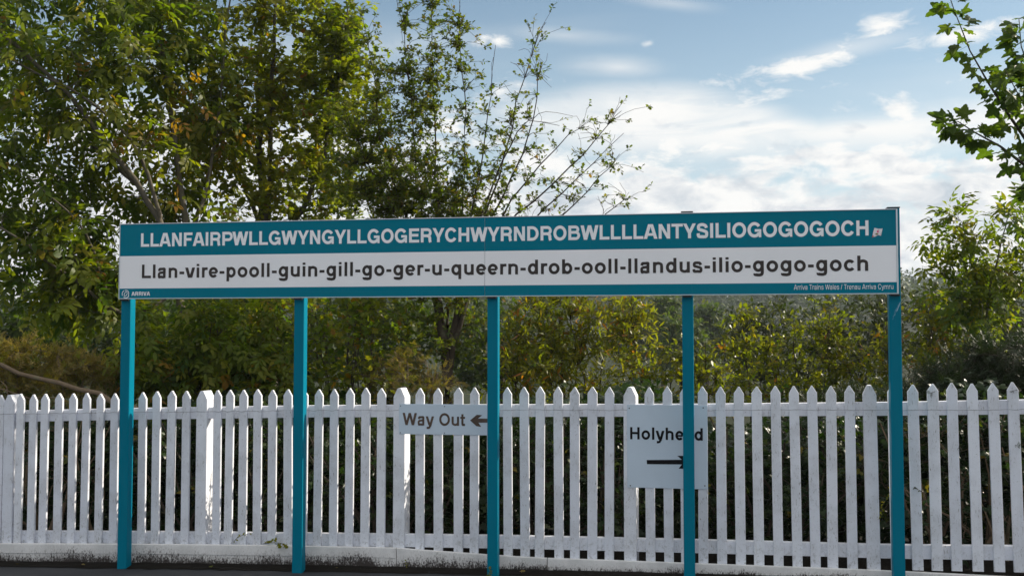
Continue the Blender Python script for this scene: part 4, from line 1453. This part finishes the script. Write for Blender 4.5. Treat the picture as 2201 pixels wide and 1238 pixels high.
G = 'bushes behind the fence'
bush('broadleaf_bush', 'dense green bush under the left half of the sign, beside the first two posts', 450, 10.0,
     [blob(380, 740, 10.0, 120, 100, 0.5, 1.3), blob(520, 720, 10.1, 130, 110, 0.5, 1.5), blob(340, 850, 9.9, 110, 80, .4), blob(580, 830, 9.9, 110, 80, .4), blob(450, 830, 9.9, 110, 90, .4)],
     210, (T_ASH, L_ASH, (0.12, 0.20)), 31, group=G, twig_every=0.17, leaves_per_twig=4, tint_mu=0.50, tint_sd=0.3, droop=0.4)
bush('broadleaf_bush', 'loose green bush with thin bare stems between second and third sign posts', 750, 10.1,
     [blob(720, 700, 10.1, 90, 70, 0.4, 1.2), blob(820, 690, 10.2, 90, 70, 0.4, 1.2), blob(700, 800, 10.0, 80, 80, .4), blob(800, 800, 10.0, 90, 80, .4, .8)],
     150, (T_LOBED, L_ASH, (0.055, 0.085)), 32, group=G, twig_every=0.13, leaves_per_twig=4, tint_mu=0.55, tint_sd=0.3)
bush('browning_bush', 'brown and dull green bush at the far left above the fence', 90, 9.7,
     [blob(60, 800, 9.7, 110, 75, 0.4, 1.4), blob(160, 810, 9.7, 90, 70, 0.4), blob(-60, 790, 9.7, 90, 80, .4), blob(230, 830, 9.8, 60, 50, .3, .6)],
     230, (T_SPRIG, L_BROWN, (0.06, 0.11)), 33, group=G, twig_every=0.07, twig_len=(.05, .15), leaves_per_twig=5, bark=BARK_CANE, droop=0.0, tint_mu=0.5, tint_sd=0.3,
     extra=[([at(-80, 760, 9.15), at(0, 785, 9.1), at(90, 812, 9.05), at(170, 835, 9.0), at(250, 858, 8.95), at(320, 900, 8.9)], 0.016, 0.022), ([at(-60, 820, 9.1), at(10, 845, 9.05), at(60, 852, 9.0), at(130, 850, 9.0)], 0.006, 0.004), ([at(0, 815, 9.1), at(18, 850, 9.0), at(40, 880, 9.0)], 0.004, 0.003)])
bush('browning_bush', 'small browned bush behind the Way Out plate left of the hawthorn trunk', 870, 9.9,
     [blob(870, 800, 9.9, 70, 60, 0.3), blob(830, 850, 9.9, 70, 50, .3), blob(930, 840, 9.9, 60, 50, .3)],
     90, (T_SPRIG, L_BROWN, (0.05, 0.09)), 34, group=G, twig_every=0.08, twig_len=(.05, .15), leaves_per_twig=4, bark=BARK_CANE, droop=0.1, tint_mu=0.45, tint_sd=0.3)
bush('willow_bush', 'yellow green bush with narrow leaves behind the third and fourth sign posts', 1250, 10.8,
     [blob(1180, 700, 10.7, 110, 80, 0.5, 1.4), blob(1290, 710, 10.8, 100, 90, 0.5, 1.4), blob(1240, 800, 10.6, 160, 80, 0.5, 1.6), blob(1130, 800, 10.5, 90, 80, .5), blob(1350, 690, 10.9, 50, 65, .4, .6)],
     250, (T_NARROW, L_BUSH, (0.07, 0.12)), 35, group=G, twig_every=0.10, twig_len=(.08, .24), leaves_per_twig=7, tint_mu=0.62, droop=0.0, twig_up=0.8)
bush('leafy_bush', 'low yellow green bush directly behind the Holyhead plate', 1450, 10.4,
     [blob(1420, 800, 10.4, 70, 70, 0.4), blob(1500, 800, 10.4, 80, 65, 0.4), blob(1400, 850, 10.2, 90, 60, .4), blob(1540, 850, 10.2, 90, 60, .4)],
     120, (T_SIMPLE, L_BUSH, (0.045, 0.075)), 36, group=G, twig_every=0.09, twig_len=(.06, .18), leaves_per_twig=6, tint_mu=0.52, droop=0.05, twig_up=0.5)
bush('leafy_bush', 'olive bush with upright leafy shoots right of the fourth sign post', 1660, 10.7,
     [blob(1620, 790, 10.7, 90, 80, 0.4), blob(1720, 770, 10.7, 90, 90, 0.4, 1.3), blob(1690, 850, 10.4, 130, 60, .4), blob(1790, 760, 10.7, 60, 90, .4), blob(1600, 720, 10.7, 30, 60, .2, .35), blob(1790, 690, 10.7, 40, 50, .2, .4)],
     200, (T_SIMPLE, L_BUSH, (0.045, 0.075)), 37, group=G, twig_every=0.09, twig_len=(.06, .18), leaves_per_twig=6, tint_mu=0.50, droop=0.05, twig_up=0.5)
bush('leafy_bush', 'olive and orange tinged bush behind the rightmost sign post', 1880, 10.6,
     [blob(1860, 780, 10.6, 80, 80, 0.4), blob(1960, 750, 10.7, 80, 90, 0.4, 1.2), blob(1900, 850, 10.3, 120, 60, .4), blob(2030, 760, 10.7, 60, 70, .4)],
     170, (T_SIMPLE, L_BUSH, (0.045, 0.075)), 38, group=G, twig_every=0.09, twig_len=(.06, .18), leaves_per_twig=6, tint_mu=0.60, droop=0.05, twig_up=0.5)
bush('grey_green_bush', 'tall grey green bush under the right part of the sign, behind the olive bush', 1660, 17.0,
     [blob(1640, 740, 17, 70, 90, 0.9), blob(1730, 710, 17, 90, 90, 0.9, 1.3), blob(1600, 720, 17, 40, 60, 0.6, .6), blob(1680, 820, 17, 120, 80, 0.9)],
     220, (T_SIMPLE, L_GREY, (0.06, 0.11)), 39, group=G, twig_every=0.11, twig_len=(.1, .3), leaves_per_twig=8, tint_mu=0.45, droop=0.0, twig_up=0.6)
bush('grey_green_bush', 'tall dull green bush behind the rightmost sign post, reaching the sky', 1870, 17.5,
     [blob(1850, 720, 17.5, 90, 90, 0.9, 1.3), blob(1960, 690, 17.5, 80, 90, 0.9, 1.2), blob(1900, 800, 17.5, 130, 90, 0.9), blob(2050, 700, 17.5, 80, 90, .8)],
     260, (T_SIMPLE, L_GREY, (0.06, 0.11)), 40, group=G, twig_every=0.11, twig_len=(.1, .3), leaves_per_twig=8, tint_mu=0.50, droop=0.0, twig_up=0.6)
bush('grey_green_bush', 'dull green bush behind the young ash sapling at the right edge', 2190, 16.5,
     [blob(2140, 690, 16.5, 90, 90, 0.9, 1.3), blob(2250, 660, 16.5, 110, 110, 0.9, 1.2), blob(2180, 800, 16.5, 130, 90, 0.9)],
     220, (T_SIMPLE, L_GREY, (0.06, 0.11)), 41, group=G, twig_every=0.11, twig_len=(.1, .3), leaves_per_twig=8, tint_mu=0.45, droop=0.0, twig_up=0.6)
bush('dark_evergreen_bush', 'dark needle-leaved evergreen bush over the right end of the fence', 2120, 8.6,
     [blob(2080, 850, 8.6, 110, 60, 0.35, 1.2), blob(2180, 820, 8.6, 90, 80, 0.35, 1.2), blob(2010, 880, 8.5, 90, 50, .3), blob(2150, 930, 8.3, 130, 70, .3), blob(2270, 860, 8.6, 90, 90, .35), blob(2150, 785, 8.8, 90, 60, .35, 1.0), blob(2030, 830, 8.8, 80, 45, .3, .8)],
     560, (T_NEEDLE, L_DARK, (0.06, 0.12)), 42, group=G, twig_every=0.06, twig_len=(.06, .2), leaves_per_twig=5, tint_mu=0.45, droop=-0.1)
bush('dark_evergreen_bush', 'low dark evergreen bush poking above the fence below the olive bush', 1850, 8.9,
     [blob(1840, 880, 8.9, 90, 45, 0.3), blob(1770, 910, 8.8, 70, 50, .3), blob(1920, 900, 8.8, 80, 50, .3)],
     120, (T_NEEDLE, L_DARK, (0.05, 0.10)), 43, group=G, twig_every=0.06, twig_len=(.06, .18), leaves_per_twig=5, tint_mu=0.5, droop=-0.1)

# brambles close behind the pickets, five clumps along the fence
GB = 'brambles close behind the fence'
names_b = ['bramble clump of dry brown canes behind the leftmost pickets', 'dark leafy bramble clump behind pickets left of the second sign post', 'bramble clump behind the Way Out plate and pickets beside it',
           'leafy bramble clump between the Way Out and Holyhead plates', 'dark bramble clump behind pickets right of the Holyhead plate', 'dark bramble clump behind the rightmost pickets']
for i, (x0, x1, n, bare) in enumerate(((-90, 260, 70, .5), (280, 640, 120, .1), (660, 1040, 120, .15), (1060, 1420, 150, .0), (1440, 1860, 150, .05), (1880, 2300, 110, .25))):
    xm, hw = (x0 + x1) / 2, (x1 - x0) / 2
    sm = fence_sz(xm, 1000)[0]
    yb = fence_pt(sm, 0, 0.62).y
    bush('bramble_bush', names_b[i], xm, yb, [blob(xm - hw * .55, 1010, yb + .05, hw * .6, 130, .30), blob(xm + hw * .55, 1010, yb - .05, hw * .6, 130, .30), blob(xm, 1110, yb, hw * 1.0, 90, .35), blob(xm, 930, yb + .15, hw * .95, 60, .25, .8)],
         n, (T_TRI, L_BRAM, (0.055, 0.10)), 50 + i, stems=16, group=GB, cat='bramble', bark=BARK_CANE if i in (0, 5) else BARK_DARK, twig_every=0.14, twig_len=(.06, .2), leaves_per_twig=3, tint_mu=0.42, tint_sd=.3, bare=bare, droop=.2)

# low undergrowth filling the bank behind the brambles: nobody could count it
def undergrowth():
    r2 = np.random.default_rng(9)
    n = 30000
    ss2 = r2.uniform(-2.2, SIGN_L + 2.4, n)
    of = r2.uniform(0.75, 2.3, n)
    base_h = 1.02 + 0.16 * np.sin(ss2 * 2.3) + 0.10 * np.sin(ss2 * 5.1 + 1)
    zz = base_h * r2.random(n) ** 0.8
    lp = []
    for a, b2, c in zip(ss2, of, zz):
        p = fence_pt(a, 0, b2)
        lp.append((p.x, p.y, ground_z(p.x) + c))
    la = r2.normal(0, 1, (n, 3))
    lnn = np.column_stack([r2.normal(0, .5, n), r2.normal(0, .5, n) - .4, np.ones(n)])
    o = leaf_mesh('undergrowth', lp, la, lnn, r2.uniform(.07, .13, n), np.clip(r2.normal(.35, .25, n), 0, 1), T_TRI, L_BRAM, None, r2, (0, 0, 0))
    tag(o, 'dark tangled undergrowth on the bank behind the brambles', 'undergrowth')


undergrowth()
GK = 'trees in the background on the left'
for i, (px, top, y, rpx, h, lab) in enumerate(((30, 560, 21, 160, 260, 'shaded background tree behind the browning bush at the far left'),
                                              (260, 600, 24, 150, 220, 'shaded background tree behind the lower limbs of the ash'),
                                              (520, 590, 22, 170, 240, 'background tree behind the dense bush under the sign'),
                                              (800, 560, 24, 170, 260, 'background tree behind the hawthorn and the loose green bush'),
                                              (1080, 610, 25, 150, 230, 'background tree behind the middle sign post'))):
    bl = [blob(px, top + h * .5, y, rpx, h * .5, 1.4, 2.0), blob(px - rpx * .5, top + h * .62, y, rpx * .6, h * .4, 1.0), blob(px + rpx * .5, top + h * .6, y, rpx * .6, h * .4, 1.0)]
    bb = gbase(px, y)
    cc = Vector(bl[0][0])
    tree('background_tree', lab, 'tree', bb, [([bb, Vector(bb).lerp(cc, .6), cc], .12, .04)], blob_targets(np.random.default_rng(170 + i), bl, 190, .3), (T_SIMPLE, L_FAR, (0.12, 0.20)), 180 + i, group=GK,
         twig_every=0.16, twig_len=(.15, .45), leaves_per_twig=8, noise=.08, tint_mu=.40, start=.3)

# ------------------------------------------------------------------ farther off: round trees in the valley, wooded hill
GF = 'trees in the valley'
for i, (px, top, y, rpx, h, lab) in enumerate(((1425, 640, 62, 55, 130, 'round green tree in the valley left of the fourth sign post'),
                                              (1520, 655, 66, 52, 130, 'round olive tree in the valley right of the fourth sign post'),
                                              (1365, 650, 78, 60, 120, 'hazy round tree in the valley behind the yellow green bush'),
                                              (1465, 700, 52, 45, 90, 'low dark tree in the valley behind the fourth sign post'))):
    cen = blob(px, top + h * .5, y, rpx * 1.0, h * .5, rpx * y / F_PX)
    bl = [cen, blob(px - rpx * .45, top + h * .65, y, rpx * .6, h * .35, 1.2), blob(px + rpx * .45, top + h * .62, y, rpx * .6, h * .36, 1.2), blob(px, top + h * .28, y, rpx * .55, h * .28, 1.2)]
    bb = gbase(px, y)
    cc = Vector(cen[0])
    tree('valley_tree', lab, 'tree', bb, [([bb, Vector(bb).lerp(cc, .6), cc], .22, .06)], blob_targets(np.random.default_rng(70 + i), bl, 150, .5), (T_SIMPLE, L_FAR, (0.22, 0.42)), 80 + i, group=GF,
         twig_every=0.35, twig_len=(.3, .8), leaves_per_twig=8, noise=.1, tint_mu=.45, start=.4)


def hill_wood():
    """far wood on the hillside that reads as one mass: small ragged crowns"""
    r2 = np.random.default_rng(5)
    lp, la, lnn, ls, lt = [], [], [], [], []
    for k in range(1500):
        y = r2.uniform(190, 400)
        x = r2.uniform(-0.36, 0.56) * y
        z = terrain_z(x, y)
        hgt = r2.uniform(5, 9.5)
        w = r2.uniform(2.0, 3.6)
        conif = r2.random() < 0.35
        t0 = r2.uniform(0.1, 0.8)
        for q in range(34):
            u = r2.random()
            rr = w * ((1 - u) if conif else math.sqrt(max(0, 1 - (1.7 * u - .75) ** 2)))
            a = r2.uniform(0, 6.283)
            lp.append((x + math.cos(a) * rr, y + math.sin(a) * rr, z + hgt * (0.12 + .88 * u)))
            la.append((math.cos(a) + r2.normal(0, .4), math.sin(a) + r2.normal(0, .4), r2.normal(0, .5)))
            lnn.append((r2.normal(0, .5), r2.normal(0, .5) - .3, 1))
            ls.append(r2.uniform(1.0, 2.0))
            lt.append(min(1, max(0, t0 + r2.normal(0, .2))))
    o = leaf_mesh('hillside_wood', lp, la, lnn, ls, lt, T_SIMPLE, L_PINE, None, r2, (0, 0, 0))
    tag(o, 'far hillside wood fading blue above the valley trees', 'wood')


hill_wood()


# ------------------------------------------------------------------ sycamore reaching in from the right: each large leaf its own piece
def sycamore_leaf_mesh(seed):
    r_ = random.Random(seed)
    lobes = [(-128, .52), (-62, .82), (0, 1.0), (62, .82), (128, .52)]
    pts = [(-0.02, 0.0)]
    out_ = []
    for i, (a, L_) in enumerate(lobes):
        a += r_.uniform(-6, 6)
        L_ *= r_.uniform(.9, 1.08)
        for da, f in ((-22, .66), (-13, .72), (-9, .87), (0, 1.0), (10, .86), (14, .70), (23, .66)):
            out_.append((L_ * f * math.cos(R(a + da)), L_ * f * math.sin(R(a + da))))
        if i < 4:
            am = (a + lobes[i + 1][0]) / 2
            out_.append((.47 * math.cos(R(am)), .47 * math.sin(R(am))))
    vs = [(0, 0, 0)] + [(x, y, 0.10 * abs(y) + r_.uniform(-.05, .05) - 0.16 * (x * x + y * y)) for x, y in out_]
    n = len(out_)
    fs = [(0, i, i + 1) for i in range(1, n)]
    k = len(vs)
    vs += [(-0.75, -.010, .05), (-0.75, .010, .05), (0.0, 0.012, 0), (0.0, -0.012, 0)]
    fs.append((k, k + 3, k + 2, k + 1))
    me = bpy.data.meshes.new('leaf')
    me.from_pydata(vs, [], fs)
    a = me.attributes.new('tint', 'FLOAT', 'POINT')
    t = r_.uniform(.1, .9)
    a.data.foreach_set('value', [t] * len(vs))
    me.materials.append(L_SYC)
    return me


sb = gbase(2700, 8.4)
syc = empty('sycamore_tree', sb)
tag(syc, 'sycamore with large lobed leaves reaching in from the right edge above the fence', 'tree')
sv = [sycamore_leaf_mesh(i) for i in range(8)]
Yc = lambda px, py, y=7.6: at(px, py, y)
trunkp = [Vector(sb), Yc(2690, 700, 8.3), Yc(2660, 450, 8.2), Yc(2620, 200, 8.1), Yc(2590, -60, 8.0)]
wd = Wood()
wd.add([trunkp[0].lerp(trunkp[-1], 0)] + trunkp[1:], [.12, .10, .08, .06, .04], 8)
wd.build('trunk', BARK_ASH, syc, sb)
boughs = [[(2620, 200, 8.1), (2440, 300, 7.9), (2300, 330, 7.7), (2225, 330, 7.6), (2170, 250, 7.55), (2125, 180, 7.5), (2085, 110, 7.5), (2050, 20, 7.5), (2030, -40, 7.5)],
          [(2640, 330, 8.15), (2450, 420, 7.9), (2300, 400, 7.7), (2215, 365, 7.6), (2150, 315, 7.5), (2095, 285, 7.5), (2060, 262, 7.5), (2028, 270, 7.5)],
          [(2600, 0, 8.0), (2420, 60, 7.9), (2290, 130, 7.8), (2215, 160, 7.7), (2195, 100, 7.7), (2190, 40, 7.7)],
          [(2630, 260, 8.1), (2480, 340, 7.8), (2330, 300, 7.6), (2240, 260, 7.5), (2195, 215, 7.45), (2160, 150, 7.4)],
          [(2640, 420, 8.15), (2460, 470, 7.9), (2320, 450, 7.7), (2235, 420, 7.6), (2205, 400, 7.6)]]
dens = [26, 22, 20, 22, 12]
r3 = np.random.default_rng(77)
for bp, nl in zip(boughs, [int(q * 1.45) for q in dens]):
    pts = [Yc(*p) for p in bp]
    wd = Wood()
    rad = np.array([.028 * (1 - q / (len(pts) - 1)) ** 2 + .0028 for q in range(len(pts))])
    wd.add(pts, list(rad), 6)
    wd.build('branch', BARK_DARK, syc, sb)
    for q in range(nl):
        u = 2.4 + (len(pts) - 1 - 2.4) * (q + r3.random() * .8) / nl
        a = int(min(len(pts) - 2, u))
        p = pts[a].lerp(pts[a + 1], u - a)
        d = (pts[a + 1] - pts[a]).normalized()
        for rep in range(2 if q % 3 else 1):
            out_ = Vector(r3.normal(0, 1, 3))
            out_ -= d * out_.dot(d)
            ax = (d * .4 + out_.normalized() + Vector((0, 0, -.55))).normalized()
            nr = Vector((r3.normal(0, .5), -0.8 + r3.normal(0, .4), .7 + r3.normal(0, .3)))
            nr = (nr - ax * nr.dot(ax)).normalized()
            sd = nr.cross(ax)
            sz = r3.uniform(.070, .115)
            mw = Matrix((ax, sd, nr)).transposed().to_4x4()
            o = bpy.data.objects.new('leaf', sv[int(r3.integers(0, 8))])
            COL.objects.link(o)
            o.parent = syc
            mw.translation = p + ax * sz * .75 - Vector(sb)
            o.matrix_local = mw @ Matrix.Scale(sz, 4)


# ------------------------------------------------------------------ small plants on and under the fence
def sprig(name, label, pts, leaf_t, mat, n, size, seed, group=None, cat='plant'):
    r2 = np.random.default_rng(seed)
    pts = [Vector(p) for p in pts]
    root = empty(name, pts[0])
    tag(root, label, cat, group)
    wd = Wood()
    wd.add(pts, list(np.linspace(.0022, .001, len(pts))), 4)
    wd.build('stem', BARK_DARK, root, pts[0])
    lp, la, ln2, ls, lt = [], [], [], [], []
    for k in range(n):
        u = (len(pts) - 1) * (k + .5) / n
        a = int(min(len(pts) - 2, u))
        p = pts[a].lerp(pts[a + 1], u - a)
        d = (pts[a + 1] - pts[a]).normalized()
        o = Vector(r2.normal(0, 1, 3))
        lp.append(p)
        la.append(tuple(d * .3 + o.normalized()))
        ln2.append((r2.normal(0, .4), -1 + r2.normal(0, .3), .6))
        ls.append(r2.uniform(*size))
        lt.append(r2.uniform(.3, .9))
    leaf_mesh('leaves', [tuple(p) for p in lp], la, ln2, ls, lt, leaf_t, mat, root, r2, tuple(pts[0]))


def fp(px, py, extra):
    s, z = fence_sz(px, py, extra)
    return fence_pt(s, z, extra)


GP = 'small plants on the fence foot'
sprig('ivy_sprig', 'ivy leaves lying on the foot board left of the second sign post', [fp(566, 1168, -.03), fp(580, 1166, -.035), fp(600, 1166, -.04), fp(612, 1169, -.04)], T_LOBED, L_BUSH, 9, (.028, .05), 1, GP)
sprig('bindweed_stem', 'thin green stem curling out at the fence foot under the sign', [fp(502, 1164, -.01), fp(510, 1155, -.03), fp(520, 1150, -.035), fp(540, 1145, -.04)], T_SIMPLE, L_BUSH, 8, (.015, .03), 2, GP)
p3 = A + SU * POST_S[2] + SN * 0.02
sprig('weed', 'small green weed at the foot of the middle sign post', [Vector((p3.x - .03, p3.y, ground_z(p3.x))), Vector((p3.x - .02, p3.y - .01, ground_z(p3.x) + .03)), Vector((p3.x - .005, p3.y - .01, ground_z(p3.x) + .07))], T_LOBED, L_BUSH, 12, (.015, .03), 3, GP)
sprig('weed', 'tiny weed under the foot board below the Way Out plate', [fp(874, 1224, -.05), fp(876, 1214, -.05), fp(873, 1204, -.045)], T_LOBED, L_BUSH, 8, (.012, .024), 4, GP)
sprig('bramble_shoot', 'drooping green shoot through the pickets beside the rightmost sign post', [fp(1915, 1045, .06), fp(1910, 1065, -.01), fp(1898, 1085, -.02), fp(1889, 1115, -.02)], T_SIMPLE, L_BUSH, 18, (.014, .028), 5, GP)
sprig('bramble_shoot', 'small shoot poking past the picket right of the rightmost sign post', [fp(1990, 1060, .05), fp(1980, 1055, -.01), fp(1966, 1048, -.02)], T_SIMPLE, L_DARK, 9, (.014, .026), 6, GP)
sprig('evergreen_shoot', 'dark evergreen shoot across a picket tip near the right edge', [fp(2018, 836, .05), fp(2008, 842, -.012), fp(1995, 846, -.02)], T_NEEDLE, L_DARK, 7, (.02, .04), 7, GP)
sprig('evergreen_shoot', 'dark evergreen shoot over the picket tip at the right edge', [fp(2195, 838, .05), fp(2184, 838, -.012), fp(2173, 842, -.02)], T_NEEDLE, L_DARK, 7, (.02, .04), 8, GP)
sprig('evergreen_shoot', 'dark evergreen shoot between the last two pickets', [fp(2200, 965, .05), fp(2190, 962, -.012), fp(2182, 955, -.02)], T_NEEDLE, L_DARK, 7, (.02, .045), 9, GP)
sprig('evergreen_shoot', 'short dark shoots beside the third picket from the right edge', [fp(2075, 990, .05), fp(2064, 965, .0), fp(2060, 962, -.02)], T_NEEDLE, L_DARK, 7, (.02, .04), 10, GP)

# a few fallen leaves on the asphalt and in the soil by the boards
fl = []
for k in range(3):
    r_ = random.Random(300 + k)
    v_, f_ = T_LOBED[k]
    me = bpy.data.meshes.new('fallen_leaf')
    me.from_pydata([(a * .05, b2 * .05, c * .03 + .004) for a, b2, c in v_], [], [tuple(int(i) for i in q) for q in f_])
    a_ = me.attributes.new('tint', 'FLOAT', 'POINT')
    a_.data.foreach_set('value', [.5 + .2 * k] * len(v_))
    me.materials.append(L_BROWN)
    fl.append(me)
r_ = random.Random(61)
for k, (px, lab) in enumerate(((60, 'dry brown leaf lying below the leftmost pickets'), (205, 'dry leaf in the dirt just left of the first sign post'),
                               (470, 'dry leaf in the dirt midway between first and second sign posts'), (735, 'dry leaf in the dirt just right of the second sign post'),
                               (1122, 'dry leaf in the dirt just right of the middle sign post'))):
    s_ = fence_sz(px, 1215)[0]
    p = fence_pt(s_, 0, -r_.uniform(.08, .17))
    o = bpy.data.objects.new('fallen_leaf', fl[k % 3])
    COL.objects.link(o)
    o.location = (p.x, p.y, ground_z(p.x) + .018)
    o.rotation_euler = (r_.uniform(-.4, .4), r_.uniform(-.4, .4), r_.uniform(0, 6.3))
    o.scale = (r_.uniform(.6, 1.0),) * 3
    tag(o, lab, 'leaf', 'fallen leaves along the fence foot')


# ------------------------------------------------------------------ the air: slight haze that fades the hillside
bm = box_bm(-670, 670, -320, 670, -9, 34)
hz = from_bm('haze', bm, None)
mh, T = material('haze_air')
pv = T.n('ShaderNodeVolumePrincipled', ins={'Color': (0.80, 0.88, 1.0, 1), 'Density': HAZE, 'Anisotropy': 0.2})
o_ = T.n('ShaderNodeOutputMaterial')
T.t.links.new(pv.outputs[0], o_.inputs['Volume'])
hz.data.materials.append(mh)
tag(hz, kind='stuff')
